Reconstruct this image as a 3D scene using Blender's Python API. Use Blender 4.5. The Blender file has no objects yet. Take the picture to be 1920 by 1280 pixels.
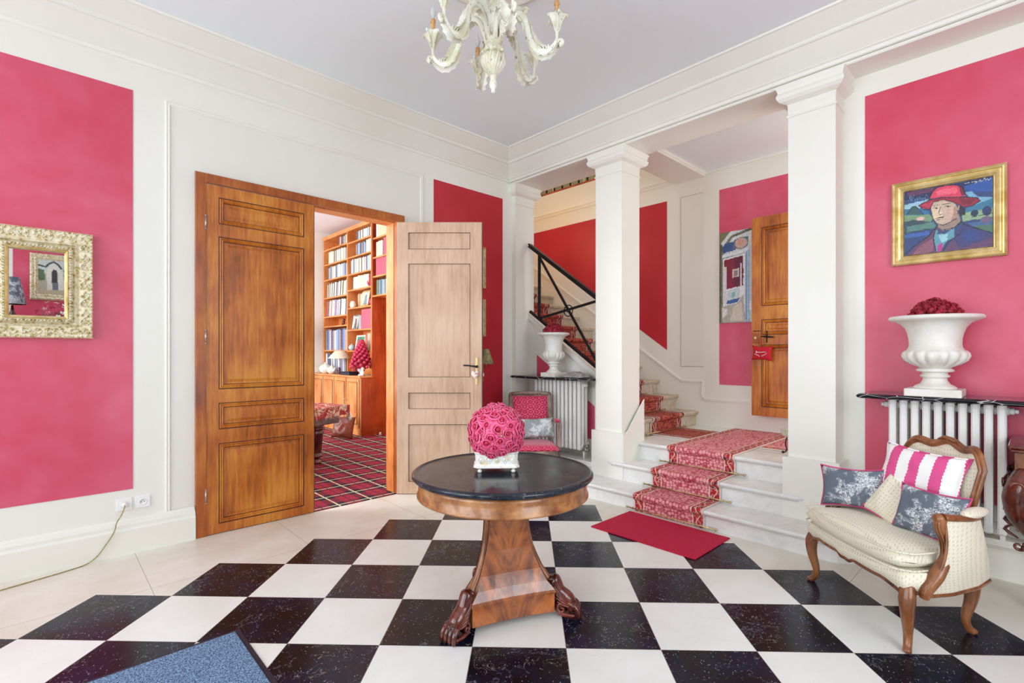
import bpy, bmesh, math, random
from math import pi, sin, cos, tan, atan2, sqrt, radians, floor
from mathutils import Vector, Matrix, noise as mnoise
random.seed(11)
SC = bpy.context.scene
COL = SC.collection

# ------------------------------------------------------------------ camera, world, light, exposure
cam_data = bpy.data.cameras.new('camera')
cam = bpy.data.objects.new('camera', cam_data); COL.objects.link(cam)
cam.location = (0, 0, 1.38)
cam.rotation_euler = (radians(90), 0, radians(46.6 - 90))
cam_data.sensor_width = 36; cam_data.lens = 932 / 1920 * 36
cam_data.shift_y = 21 / 1920
cam_data.clip_start = 0.02; cam_data.clip_end = 60
SC.camera = cam

world = bpy.data.worlds.new('world'); SC.world = world; world.use_nodes = True
bg = world.node_tree.nodes['Background']
bg.inputs['Color'].default_value = (0.86, 0.93, 1.0, 1); bg.inputs['Strength'].default_value = 1.0

def area(name, loc, rot, sx, sy, power, color=(1, 1, 1)):
    d = bpy.data.lights.new(name, 'AREA'); d.shape = 'RECTANGLE'; d.size = sx; d.size_y = sy
    d.energy = power; d.color = color
    o = bpy.data.objects.new(name, d); COL.objects.link(o); o.location = loc; o.rotation_euler = rot
    return o
R90 = radians(90)
# daylight at the three tall windows of the entrance wall (behind and left of the camera) and the one behind the camera
for wy in (0.0, 1.75, 3.3):
    area('daylight', (-2.25, wy, 1.9), (0, -R90, 0), 2.7, 1.2, 73, (0.84, 0.93, 1.0))
area('daylight', (0.9, -2.2, 1.85), (R90, 0, 0), 2.2, 2.6, 118, (0.86, 0.94, 1.0))
# unseen library window and stair-top fill panel, both added for light, and the window at the near end of the landing
area('daylight', (-1.75, 7.2, 1.9), (0, -R90, 0), 2.7, 3.0, 390, (0.97, 0.98, 1.0))  # added light of the unseen library window
area('daylight', (6.2, 5.0, 5.9), (0, 0, 0), 1.4, 3.0, 30, (1.0, 0.93, 0.8))  # added fill panel at the stair top
area('daylight', (5.1, -0.05, 2.1), (R90, 0, 0), 1.1, 2.0, 26, (1.0, 0.97, 0.93))
SC.view_settings.view_transform = 'Standard'
SC.view_settings.look = 'None'
SC.view_settings.exposure = -0.02
SC.view_settings.gamma = 1.0
SC.view_settings.use_curve_mapping = False
SC.cycles.max_bounces = 9; SC.cycles.diffuse_bounces = 6; SC.cycles.glossy_bounces = 4
SC.cycles.transmission_bounces = 4
SC.cycles.caustics_reflective = False; SC.cycles.caustics_refractive = False
SC.cycles.sample_clamp_indirect = 6.0

# ------------------------------------------------------------------ materials
def lin(r, g, b):
    f = lambda c: c / 255 / 12.92 if c <= 10 else ((c / 255 + 0.055) / 1.055) ** 2.4
    return (f(r), f(g), f(b), 1)

class G:
    """small node graph helper"""
    def __init__(s, nt): s.nt = nt; s._obj = None
    def n(s, t, ins=None, **kw):
        nd = s.nt.nodes.new(t)
        for k, v in kw.items(): setattr(nd, k, v)
        for k, v in (ins or {}).items(): s.set(nd.inputs[k], v)
        return nd
    def set(s, sock, v):
        if isinstance(v, bpy.types.NodeSocket): s.nt.links.new(v, sock)
        else: sock.default_value = v
    def obj(s):
        if s._obj is None: s._obj = s.n('ShaderNodeTexCoord')
        return s._obj.outputs['Object']
    def gen(s):
        s.obj(); return s._obj.outputs['UV']
    def pos(s): return s.n('ShaderNodeNewGeometry').outputs['Position']
    def scale(s, v, sc): return s.n('ShaderNodeMapping', {'Vector': v, 'Scale': sc}).outputs[0]
    def noise(s, v, scale=5, detail=3, rough=0.5, dist=0.0):
        return s.n('ShaderNodeTexNoise', {'Vector': v, 'Scale': scale, 'Detail': detail, 'Roughness': rough, 'Distortion': dist}).outputs['Fac']
    def voro(s, v, scale=5, feature='F1', out='Distance', rnd=1.0):
        return s.n('ShaderNodeTexVoronoi', {'Vector': v, 'Scale': scale, 'Randomness': rnd}, feature=feature).outputs[out]
    def m(s, op, a, b=0.0, c=0.0):
        nd = s.n('ShaderNodeMath', operation=op)
        s.set(nd.inputs[0], a); s.set(nd.inputs[1], b); s.set(nd.inputs[2], c)
        return nd.outputs[0]
    def sep(s, v):
        o = s.n('ShaderNodeSeparateXYZ', {0: v}).outputs; return o[0], o[1], o[2]
    def comb(s, x, y, z): return s.n('ShaderNodeCombineXYZ', {0: x, 1: y, 2: z}).outputs[0]
    def ramp(s, f, stops, interp='LINEAR'):
        nd = s.n('ShaderNodeValToRGB'); cr = nd.color_ramp; cr.interpolation = interp
        while len(cr.elements) < len(stops): cr.elements.new(0.5)
        for e, (p, c) in zip(cr.elements, stops):
            e.position = p; e.color = c if len(c) == 4 else (*c, 1)
        s.set(nd.inputs[0], f); return nd.outputs[0]
    def mix(s, f, a, b):
        nd = s.n('ShaderNodeMix', data_type='RGBA')
        s.set(nd.inputs[0], f); s.set(nd.inputs[6], a); s.set(nd.inputs[7], b)
        return nd.outputs[2]
    def step(s, lo, hi, v):
        nd = s.n('ShaderNodeMapRange', {0: v, 1: lo, 2: hi, 3: 0.0, 4: 1.0}); return nd.outputs[0]
    def bump(s, h, strength=0.3, dist=0.01):
        return s.n('ShaderNodeBump', {'Height': h, 'Strength': strength, 'Distance': dist}).outputs[0]

def mat(name, color=(0.8, 0.8, 0.8, 1), rough=0.5, metal=0.0, fn=None, **kw):
    m = bpy.data.materials.new(name); m.use_nodes = True
    b = m.node_tree.nodes['Principled BSDF']; g = G(m.node_tree)
    b.inputs['Base Color'].default_value = color; b.inputs['Roughness'].default_value = rough
    b.inputs['Metallic'].default_value = metal
    for k, v in kw.items(): b.inputs[k.replace('_', ' ')].default_value = v
    if fn:
        r = fn(g) or {}
        for k, v in r.items(): g.set(b.inputs[k], v)
    return m

def mottled(c1, c2, scale=3, detail=4, bump=0.0, bscale=60, stretch=(1, 1, 1)):
    def fn(g):
        v = g.scale(g.obj(), stretch)
        d = {'Base Color': g.ramp(g.noise(v, scale, detail), [(0.3, c1), (0.7, c2)])}
        if bump: d['Normal'] = g.bump(g.noise(g.obj(), bscale, 2), bump)
        return d
    return fn

def wood(c_dark, c_mid, c_light, grain=(14, 14, 1.1), blotch=2.2, rough=0.35):
    def fn(g):
        gr = g.noise(g.scale(g.obj(), grain), 3.0, 5, 0.6, 0.4)
        bl = g.noise(g.scale(g.obj(), (1.6, 1.6, 1.0)), blotch, 3, 0.5)
        f = g.m('ADD', g.m('MULTIPLY', gr, 0.42), g.m('MULTIPLY', bl, 0.58))
        return {'Base Color': g.ramp(f, [(0.34, c_dark), (0.48, c_mid), (0.62, c_light)]),
                'Normal': g.bump(gr, 0.12, 0.002), 'Roughness': g.ramp(bl, [(0.3, (rough - .08,) * 3), (0.7, (rough + .1,) * 3)])}
    return fn

MT = {}
CREAM = (0.81, 0.79, 0.73, 1)
MT['cream'] = mat('cream_paint', CREAM, 0.42, fn=mottled((0.795, 0.78, 0.71, 1), (0.83, 0.815, 0.75, 1), 1.2, 3, 0.05, 90))
MT['panel_cream'] = mat('pale_cream_paint', CREAM, 0.45, fn=mottled((0.76, 0.745, 0.68, 1), (0.795, 0.78, 0.715, 1), 1.4, 3, 0.05, 90))
MT['ceiling'] = mat('ceiling_paint', (0.70, 0.71, 0.76, 1), 0.7, fn=mottled((0.82, 0.895, 0.93, 1), (0.84, 0.91, 0.945, 1), 0.8, 3))
MT['ceiling_white'] = mat('library_ceiling_paint', (0.86, 0.88, 0.94, 1), 0.7)
MT['white'] = mat('white_enamel', (0.84, 0.83, 0.80, 1), 0.3)
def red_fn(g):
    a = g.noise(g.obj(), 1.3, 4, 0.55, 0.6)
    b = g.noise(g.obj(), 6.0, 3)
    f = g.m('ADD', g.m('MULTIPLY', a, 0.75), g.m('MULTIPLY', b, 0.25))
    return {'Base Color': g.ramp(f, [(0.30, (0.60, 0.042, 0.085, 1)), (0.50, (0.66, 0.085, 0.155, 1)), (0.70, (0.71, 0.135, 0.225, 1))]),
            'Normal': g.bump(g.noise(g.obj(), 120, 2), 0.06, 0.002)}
MT['red'] = mat('red_wall_lit', rough=0.40, fn=red_fn)  # wall red made pinker: the pale veil of hall light is painted in
MT['red_shaded'] = mat('red_wall_shaded', rough=0.45, fn=mottled((0.44, 0.008, 0.018, 1), (0.54, 0.018, 0.038, 1), 1.6, 4, 0.05, 120))  # same wall red, darkened to paint shade in stairwell and behind the door
MT['marble_step'] = mat('pale_stone', rough=0.25, fn=lambda g: {
    'Base Color': g.ramp(g.noise(g.obj(), 7, 6, 0.7, 0.8), [(0.25, (0.66, 0.65, 0.62, 1)), (0.5, (0.77, 0.77, 0.75, 1)), (0.75, (0.83, 0.83, 0.82, 1))])})
MT['stair_stone'] = mat('worn_stair_stone', rough=0.45, fn=lambda g: {
    'Base Color': g.ramp(g.noise(g.obj(), 9, 6, 0.7, 0.8), [(0.25, (0.34, 0.25, 0.17, 1)), (0.5, (0.52, 0.43, 0.33, 1)), (0.75, (0.64, 0.57, 0.48, 1))])})

def floor_fn(g):
    x, y, z = g.sep(g.pos())
    a = g.m('DIVIDE', g.m('SUBTRACT', x, 0.224), 0.311)
    b = g.m('DIVIDE', g.m('SUBTRACT', 3.69, y), 0.311)
    u = g.m('MULTIPLY', g.m('ADD', a, b), 0.5); v = g.m('MULTIPLY', g.m('SUBTRACT', a, b), 0.5)
    fu = g.m('FLOOR', u); fv = g.m('FLOOR', v)
    i = g.m('ADD', g.m('ADD', fu, fv), 1.0); j = g.m('SUBTRACT', fu, fv)
    par = g.m('ABSOLUTE', g.m('MODULO', g.m('ADD', fu, fv), 2.0))
    inside = g.m('MULTIPLY', g.m('LESS_THAN', i, 10.5), g.m('GREATER_THAN', j, 0.5))
    black = g.m('MULTIPLY', g.m('GREATER_THAN', par, 0.5), inside)
    # tile joints
    eu = g.m('ABSOLUTE', g.m('SUBTRACT', g.m('SUBTRACT', u, fu), 0.5)); ev = g.m('ABSOLUTE', g.m('SUBTRACT', g.m('SUBTRACT', v, fv), 0.5))
    joint = g.m('MULTIPLY', g.m('GREATER_THAN', g.m('MAXIMUM', eu, ev), 0.4965), inside)
    bx = g.m('ABSOLUTE', g.m('SUBTRACT', g.m('FRACT', g.m('DIVIDE', x, 0.93)), 0.5))
    by = g.m('ABSOLUTE', g.m('SUBTRACT', g.m('FRACT', g.m('DIVIDE', g.m('ADD', y, 0.62), 0.93)), 0.5))
    bj = g.m('MULTIPLY', g.m('LESS_THAN', g.m('MINIMUM', bx, by), 0.0016), g.m('SUBTRACT', 1.0, inside))
    P = g.pos()
    cloud = g.noise(P, 2.4, 5, 0.6, 0.4); pit = g.noise(P, 46, 4, 0.7)
    per = g.n('ShaderNodeTexWhiteNoise', {'Vector': g.comb(fu, fv, 0.0)}).outputs['Value']
    white = g.mix(g.step(0.33, 0.7, cloud), (0.78, 0.78, 0.74, 1), (0.86, 0.87, 0.85, 1))
    white = g.mix(g.m('MULTIPLY', per, 0.25), white, (0.78, 0.76, 0.70, 1))
    border = g.mix(g.step(0.3, 0.7, cloud), (0.70, 0.65, 0.55, 1), (0.83, 0.81, 0.745, 1))
    white = g.mix(inside, border, white)
    spots = g.m('MULTIPLY', g.m('GREATER_THAN', pit, 0.665), 0.45)
    white = g.mix(spots, white, (0.55, 0.50, 0.42, 1))
    wisp = g.noise(g.scale(P, (1, 1, 1)), 30, 5, 0.72, 1.6)
    patch = g.step(0.42, 0.72, g.noise(P, 5, 3))
    ws = g.m('MULTIPLY', g.step(0.60, 0.67, wisp), g.m('ADD', 0.25, g.m('MULTIPLY', patch, 0.75)))
    vein = g.m('LESS_THAN', g.m('ABSOLUTE', g.m('SUBTRACT', g.noise(P, 5.5, 5, 0.6, 1.4), 0.5)), 0.0035)
    vein = g.m('MULTIPLY', vein, g.m('GREATER_THAN', g.noise(P, 3.3, 2), 0.54))
    fleck = g.m('MULTIPLY', g.m('LESS_THAN', g.voro(P, 60), 0.13), g.m('GREATER_THAN', g.noise(P, 22, 2), 0.48))
    dark = g.mix(patch, (0.002, 0.0025, 0.007, 1), (0.006, 0.009, 0.034, 1))
    dark = g.mix(g.m('MULTIPLY', ws, 0.75), dark, (0.30, 0.30, 0.36, 1))
    dark = g.mix(g.m('MULTIPLY', vein, 0.5), dark, (0.4, 0.38, 0.36, 1))
    dark = g.mix(g.m('MULTIPLY', fleck, 0.8), dark, (0.5, 0.5, 0.52, 1))
    c = g.mix(black, white, dark)
    c = g.mix(g.m('MULTIPLY', g.m('MAXIMUM', joint, bj), 0.8), c, (0.22, 0.18, 0.13, 1))
    r = g.m('ADD', g.m('MULTIPLY', black, -0.08), g.m('ADD', 0.24, g.m('MULTIPLY', pit, 0.10)))
    return {'Base Color': c, 'Roughness': r, 'Normal': g.bump(g.noise(P, 14, 3), 0.04, 0.004)}
MT['floor'] = mat('checkered_stone_floor', fn=floor_fn, Specular_IOR_Level=0.26)
def tartan_fn(g):
    x, y, z = g.sep(g.pos())
    def band(c, per, off, w): # 1 inside the band
        t = g.m('FRACT', g.m('DIVIDE', g.m('ADD', c, off), per))
        return g.m('LESS_THAN', g.m('ABSOLUTE', g.m('SUBTRACT', t, 0.5)), w)
    per = 0.30
    dx = band(x, per, 0.0, 0.25); dy = band(y, per, 0.0, 0.25)
    dk = g.m('MULTIPLY', g.m('ADD', dx, dy), 0.5)
    c = g.mix(dk, (0.36, 0.006, 0.035, 1), (0.008, 0.003, 0.016, 1))
    lx = band(x, per, 0.0, 0.028); ly = band(y, per, 0.0, 0.028)
    c = g.mix(g.m('MULTIPLY', g.m('MAXIMUM', lx, ly), 0.8), c, (0.80, 0.74, 0.50, 1))
    kx = band(x, per, per / 2, 0.02); ky = band(y, per, per / 2, 0.02)
    c = g.mix(g.m('MULTIPLY', g.m('MAXIMUM', kx, ky), 0.8), c, (0.03, 0.003, 0.03, 1))
    return {'Base Color': c, 'Normal': g.bump(g.noise(g.pos(), 300, 1), 0.4, 0.003)}
MT['tartan'] = mat('tartan_carpet', rough=0.9, fn=tartan_fn)

OAK = (lin(128, 62, 14), lin(180, 98, 26), lin(206, 136, 46))
MT['oak'] = mat('honey_oak', fn=wood(*OAK), Coat_Weight=0.12, Coat_Roughness=0.25)
MT['oak_frame'] = mat('honey_oak_frame', fn=wood(lin(118, 54, 14), lin(160, 80, 24), lin(186, 110, 40)))
MT['oak_pale'] = mat('pale_oak', fn=wood(lin(176, 140, 112), lin(196, 163, 136), lin(209, 180, 157), blotch=1.6, rough=0.5))  # paler oak for the back of the open leaf
MT['oak_dark'] = mat('dark_line', lin(70, 34, 16), 0.5)
MT['pine'] = mat('amber_bookcase_wood', fn=wood(lin(186, 98, 44), lin(214, 138, 76), lin(228, 160, 100)))
MT['mahogany'] = mat('red_brown_veneer', fn=wood(lin(130, 40, 12), lin(168, 62, 24), lin(192, 86, 38)))
MT['walnut'] = mat('polished_walnut', fn=wood(lin(66, 30, 12), lin(118, 66, 32), lin(156, 98, 54), grain=(8, 8, 2), blotch=5), Coat_Weight=0.4, Coat_Roughness=0.12)
MT['dark_mahogany'] = mat('dark_carved_mahogany', fn=wood(lin(40, 10, 8), lin(78, 26, 16), lin(120, 48, 28), grain=(9, 9, 3), blotch=6, rough=0.22), Coat_Weight=0.6, Coat_Roughness=0.08)
def flame_fn(g):
    x, y, z = g.sep(g.obj())
    ax = g.m('ABSOLUTE', x)
    v = g.comb(g.m('MULTIPLY', ax, 8.0), 0.3, g.m('SUBTRACT', g.m('MULTIPLY', z, 5.5), g.m('MULTIPLY', ax, 6.0)))
    f = g.m('ADD', g.m('MULTIPLY', g.noise(v, 1.6, 5, 0.6, 0.5), 0.62), g.m('MULTIPLY', g.noise(g.comb(g.m('MULTIPLY', ax, 5.0), 0.0, g.m('MULTIPLY', z, 4.0)), 1.7, 3), 0.38))
    return {'Base Color': g.ramp(f, [(0.30, lin(52, 22, 10)), (0.44, lin(120, 60, 24)), (0.55, lin(170, 92, 36)), (0.70, lin(196, 116, 54))])}
MT['flame'] = mat('flame_mahogany_veneer', rough=0.25, fn=flame_fn, Coat_Weight=0.5, Coat_Roughness=0.1)
MT['apron_wood'] = mat('figured_apron_veneer', rough=0.25, fn=wood(lin(110, 62, 30), lin(158, 100, 54), lin(192, 138, 84), grain=(5, 5, 9), blotch=7), Coat_Weight=0.4, Coat_Roughness=0.1)
MT['black_marble'] = mat('black_fossil_marble', rough=0.16, Specular_IOR_Level=0.4, fn=lambda g: {
    'Base Color': g.mix(g.m('MULTIPLY', g.step(0.60, 0.70, g.noise(g.obj(), 55, 5, 0.75, 0.8)), 0.8), g.mix(g.step(0.4, 0.7, g.noise(g.obj(), 6, 4)), (0.010, 0.012, 0.020, 1), (0.032, 0.037, 0.055, 1)), (0.28, 0.29, 0.33, 1)),
    'Roughness': g.ramp(g.noise(g.obj(), 9, 4), [(0.3, (0.10,) * 3), (0.7, (0.26,) * 3)])})
MT['shelf_marble'] = mat('black_veined_marble', rough=0.12, fn=lambda g: {
    'Base Color': g.mix(g.m('MULTIPLY', g.m('LESS_THAN', g.voro(g.scale(g.obj(), (1, 1, 3)), 6, 'DISTANCE_TO_EDGE'), 0.014), 0.8), (0.010, 0.011, 0.016, 1), (0.6, 0.6, 0.6, 1))})
MT['urn_stone'] = mat('white_urn_stone', rough=0.55, fn=mottled((0.72, 0.69, 0.62, 1), (0.83, 0.81, 0.76, 1), 9, 5, 0.15, 60))
MT['iron'] = mat('black_wrought_iron', (0.02, 0.02, 0.022, 1), 0.4, 0.6)
MT['steel'] = mat('aged_steel', (0.45, 0.43, 0.40, 1), 0.35, 1.0)
MT['brass'] = mat('brass', (0.62, 0.46, 0.20, 1), 0.28, 1.0)
MT['gold'] = mat('gilt_wood', rough=0.35, metal=0.65, fn=mottled((0.56, 0.38, 0.11, 1), (0.90, 0.72, 0.36, 1), 14, 4))
def rococo_fn(g):
    n = g.noise(g.obj(), 24, 5, 0.65, 1.2); w = g.voro(g.obj(), 46, 'F1')
    return {'Base Color': g.ramp(g.m('ADD', g.m('MULTIPLY', n, 0.6), g.m('MULTIPLY', w, 0.5)), [(0.34, (0.34, 0.24, 0.08, 1)), (0.46, (0.66, 0.54, 0.28, 1)), (0.66, (0.84, 0.77, 0.58, 1))])}
MT['rococo'] = mat('carved_gilt_gesso', rough=0.42, metal=0.25, fn=rococo_fn)
MT['mirror'] = mat('mirror_glass', (0.93, 0.95, 0.96, 1), 0.01, 1.0)
MT['chand'] = mat('distressed_ivory_paint', rough=0.5, fn=lambda g: {
    'Base Color': g.mix(g.m('MULTIPLY', g.m('GREATER_THAN', g.noise(g.obj(), 30, 5, 0.7), 0.62), 0.7),
                        g.ramp(g.noise(g.obj(), 11, 3), [(0.38, (0.66, 0.62, 0.46, 1)), (0.6, (0.84, 0.83, 0.74, 1))]), (0.22, 0.21, 0.18, 1))})
MT['candle'] = mat('amber_candle_sleeve', (0.62, 0.34, 0.13, 1), 0.5)
MT['bulb'] = mat('unlit_bulb_glass', (0.92, 0.93, 0.95, 1), 0.08, Transmission_Weight=0.5)
def seat_fn(g):
    x, y, z = g.sep(g.obj())
    v = g.scale(g.comb(g.m('ADD', x, g.m('MULTIPLY', y, 0.9)), g.m('SUBTRACT', z, g.m('MULTIPLY', y, 0.8)), 0.0), (58, 58, 58))
    f = lambda c: g.m('ABSOLUTE', g.m('SUBTRACT', g.m('FRACT', c), 0.5))
    d = g.voro(v, 1.0, rnd=0.15)
    return {'Base Color': g.mix(g.m('MULTIPLY', g.m('LESS_THAN', d, 0.22), 0.6), (0.76, 0.70, 0.55, 1), (0.42, 0.38, 0.30, 1)),
            'Normal': g.bump(d, 0.35, 0.002)}
MT['dot_fabric'] = mat('cream_dotted_fabric', rough=0.85, fn=seat_fn, Sheen_Weight=0.2)
def damask_fn(g):
    x, y, z = g.sep(g.obj())
    v = g.scale(g.comb(x, g.m('ADD', y, z), 0.0), (16, 16, 16))
    d = g.voro(v, 1.0, rnd=0.0)
    rings = g.m('GREATER_THAN', g.m('SINE', g.m('MULTIPLY', d, 17.0)), 0.30)
    n = g.m('GREATER_THAN', g.noise(g.obj(), 90, 2), 0.42)
    return {'Base Color': g.mix(g.m('MULTIPLY', rings, n), (0.42, 0.003, 0.04, 1), (0.80, 0.09, 0.20, 1))}
MT['damask'] = mat('crimson_cut_velvet', rough=0.7, fn=damask_fn, Sheen_Weight=0.3)
def toile_fn(base, line, s=30, t=0.52):
    def fn(g):
        v = g.obj()
        big = g.step(0.46, 0.54, g.noise(v, 11, 3, 0.6, 0.5))
        fine = g.noise(v, s * 2.4, 4, 0.7, 2.2)
        wig = g.m('ABSOLUTE', g.m('SUBTRACT', g.noise(v, s, 3, 0.6, 2.5), 0.5))
        m_ = g.m('MULTIPLY', g.m('MAXIMUM', g.m('LESS_THAN', wig, 0.022), g.m('GREATER_THAN', fine, t)), big)
        return {'Base Color': g.mix(m_, base, line), 'Normal': g.bump(g.noise(v, 12, 2), 0.25, 0.01)}
    return fn
MT['toile'] = mat('grey_toile_fabric', rough=0.85, fn=toile_fn((0.12, 0.14, 0.18, 1), (0.74, 0.76, 0.78, 1)))
MT['toile_silver'] = mat('silver_toile_fabric', rough=0.5, fn=toile_fn((0.30, 0.33, 0.35, 1), (0.74, 0.77, 0.78, 1), 26, 0.47))
MT['pink_piping'] = mat('pink_piping', (0.62, 0.05, 0.20, 1), 0.7)
def stripe_fn(g):
    x, y, z = g.sep(g.obj())
    zig = g.m('MULTIPLY', g.m('PINGPONG', g.m('MULTIPLY', z, 110.0), 1.0), 0.035)
    t = g.m('FRACT', g.m('ADD', g.m('DIVIDE', g.m('ADD', x, 0.195), 0.108), zig))
    return {'Base Color': g.mix(g.m('GREATER_THAN', t, 0.52), (0.84, 0.82, 0.79, 1), (0.68, 0.075, 0.25, 1)),
            'Normal': g.bump(g.noise(g.obj(), 9, 2), 0.3, 0.01)}
MT['stripe'] = mat('pink_white_striped_fabric', rough=0.75, fn=stripe_fn)

def runner_fn(field, field2, hi, hi2):
    def fn(g):
        uv = g.gen(); u, v, _ = g.sep(uv)          # u across 0..1, v metres along
        um = g.m('MULTIPLY', u, 0.63)
        cell = g.voro(g.scale(uv, (0.63 * 34, 40, 1)), 1.0, 'DISTANCE_TO_EDGE', rnd=0.55)
        low = g.m('SUBTRACT', g.voro(g.scale(uv, (0.63 * 34, 40, 1)), 1.0, 'F1', rnd=0.55), 0.0)
        row = g.m('FLOOR', g.m('MULTIPLY', v, 38.0))
        off = g.m('MULTIPLY', g.m('MODULO', row, 2.0), 0.5)
        sx = g.m('SUBTRACT', g.m('FRACT', g.m('ADD', g.m('MULTIPLY', um, 27.0), off)), 0.5)
        sy = g.m('FRACT', g.m('MULTIPLY', v, 38.0))
        wob = g.m('MULTIPLY', g.m('SUBTRACT', g.noise(uv, 40, 2), 0.5), 0.35)
        rr = g.m('ADD', g.m('ADD', g.m('MULTIPLY', g.m('MULTIPLY', sx, sx), 2.6), wob), g.m('MULTIPLY', sy, 0.8))
        dark = g.m('MULTIPLY', g.m('GREATER_THAN', rr, 0.50), g.m('LESS_THAN', rr, 0.90))
        dark = g.m('MAXIMUM', dark, g.m('MULTIPLY', g.m('LESS_THAN', g.m('ABSOLUTE', sx), 0.10), g.m('LESS_THAN', sy, 0.35)))
        c = g.mix(g.step(0.40, 0.62, low), field, field2)
        c = g.mix(g.m('LESS_THAN', cell, 0.055), c, field2)
        c = g.mix(g.m('MULTIPLY', g.step(0.35, 0.7, g.noise(uv, 4, 3)), 0.25), c, field)
        edge = g.m('MULTIPLY', g.m('MINIMUM', u, g.m('SUBTRACT', 1.0, u)), 0.63)
        bv = g.scale(uv, (0.63, 1, 1))
        vine = g.m('ABSOLUTE', g.m('SUBTRACT', g.m('SUBTRACT', edge, 0.048), g.m('MULTIPLY', g.m('SINE', g.m('MULTIPLY', v, 42.0)), 0.018)))
        fl = g.voro(bv, 24, rnd=0.6)
        b = g.mix(g.m('LESS_THAN', fl, 0.30), hi, (0.03, 0.025, 0.06, 1))
        b = g.mix(g.m('MULTIPLY', g.m('GREATER_THAN', g.m('SINE', g.m('MULTIPLY', fl, 34.0)), 0.35), g.m('GREATER_THAN', g.noise(bv, 34, 2), 0.50)), b, hi2)
        b = g.mix(g.m('LESS_THAN', vine, 0.0045), b, (0.70, 0.50, 0.36, 1))
        inb = g.m('LESS_THAN', edge, 0.092)
        c = g.mix(inb, c, b)
        lines = g.m('MAXIMUM', g.m('LESS_THAN', edge, 0.011), g.m('LESS_THAN', g.m('ABSOLUTE', g.m('SUBTRACT', edge, 0.094)), 0.0042))
        c = g.mix(lines, c, (0.72, 0.60, 0.54, 1))
        return {'Base Color': c, 'Normal': g.bump(g.noise(uv, 400, 1), 0.3, 0.002)}
    return fn
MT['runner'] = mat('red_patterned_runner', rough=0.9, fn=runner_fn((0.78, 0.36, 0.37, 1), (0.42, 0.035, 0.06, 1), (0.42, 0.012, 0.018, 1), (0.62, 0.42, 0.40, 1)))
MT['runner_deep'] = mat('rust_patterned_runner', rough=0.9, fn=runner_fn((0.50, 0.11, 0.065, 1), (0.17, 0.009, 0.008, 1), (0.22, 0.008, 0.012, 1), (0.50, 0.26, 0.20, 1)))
MT['red_mat'] = mat('crimson_mat_pile', rough=0.95, fn=mottled((0.46, 0.004, 0.035, 1), (0.58, 0.008, 0.055, 1), 120, 2, 0.5, 240))
MT['blue_mat'] = mat('blue_mat_pile', rough=0.95, fn=lambda g: {
    'Base Color': g.ramp(g.noise(g.obj(), 150, 2, 0.6), [(0.38, (0.035, 0.07, 0.16, 1)), (0.62, (0.26, 0.42, 0.62, 1))]),
    'Normal': g.bump(g.noise(g.obj(), 150, 2), 0.8, 0.01)})
MT['rubber'] = mat('dark_navy_rubber', (0.012, 0.012, 0.03, 1), 0.5)
MT['rose'] = mat('pink_rose_petal', rough=0.5, fn=lambda g: {
    'Base Color': g.mix(g.m('MULTIPLY', g.step(0.35, 0.65, g.noise(g.obj(), 70, 2)), 0.2), g.ramp(g.sep(g.gen())[1], [(0.0, (0.22, 0.001, 0.015, 1)), (0.55, (0.60, 0.008, 0.07, 1)), (0.8, (0.76, 0.03, 0.15, 1)), (1.0, (0.88, 0.20, 0.36, 1))]), (0.80, 0.06, 0.20, 1))}, Sheen_Weight=0.2)  # petal bases darkened to paint in occlusion; lips dyed lighter pink
MT['rose_bud'] = mat('rose_bud_heart', (0.58, 0.012, 0.07, 1), 0.55)
MT['pink_fruit'] = mat('dark_pink_fruit', rough=0.4, fn=mottled((0.36, 0.01, 0.05, 1), (0.66, 0.05, 0.13, 1), 30, 3))
MT['deep_red'] = mat('dark_red_petals', rough=0.6, fn=mottled((0.16, 0.002, 0.01, 1), (0.50, 0.02, 0.05, 1), 40, 3))
MT['porcelain'] = mat('white_gilt_porcelain', rough=0.25, fn=lambda g: {
    'Base Color': g.mix(g.m('MULTIPLY', g.m('GREATER_THAN', g.noise(g.obj(), 26, 3), 0.60), 0.6), (0.84, 0.83, 0.78, 1), (0.70, 0.56, 0.24, 1))})
MT['leather'] = mat('chestnut_leather', rough=0.32, fn=mottled(lin(96, 40, 24), lin(136, 64, 42), 8, 4, 0.2, 70))
MT['red_felt'] = mat('crimson_felt', (0.50, 0.004, 0.02, 1), 0.8)
MT['white_thread'] = mat('white_thread', (0.85, 0.83, 0.80, 1), 0.8)
MT['socket'] = mat('white_plastic', (0.86, 0.86, 0.85, 1), 0.3)
MT['dark'] = mat('dark_hole', (0.02, 0.02, 0.02, 1), 0.6)
MT['cord'] = mat('twisted_beige_cord', rough=0.7, fn=mottled(lin(120, 105, 60), lin(190, 175, 120), 200, 1))
MT['grey_cloth'] = mat('grey_linen', rough=0.9, fn=mottled((0.22, 0.21, 0.20, 1), (0.42, 0.40, 0.38, 1), 14, 4, 0.5, 40))
MT['shade'] = mat('cream_pleated_shade', (0.78, 0.72, 0.55, 1), 0.8)
MT['tapestry'] = mat('red_and_beige_figured_cloth', rough=0.9, fn=toile_fn((0.36, 0.03, 0.03, 1), (0.72, 0.55, 0.42, 1), 9, 0.5))
MT['grey_wood'] = mat('weathered_grey_wood', fn=wood(lin(82, 64, 54), lin(128, 106, 92), lin(160, 138, 122), grain=(8, 8, 2), blotch=8, rough=0.5))
MT['gallery'] = mat('olive_gallery_wall', (0.30, 0.24, 0.10, 1), 0.7)
MT['blue_glaze'] = mat('pale_blue_glaze', (0.45, 0.55, 0.62, 1), 0.3)
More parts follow.
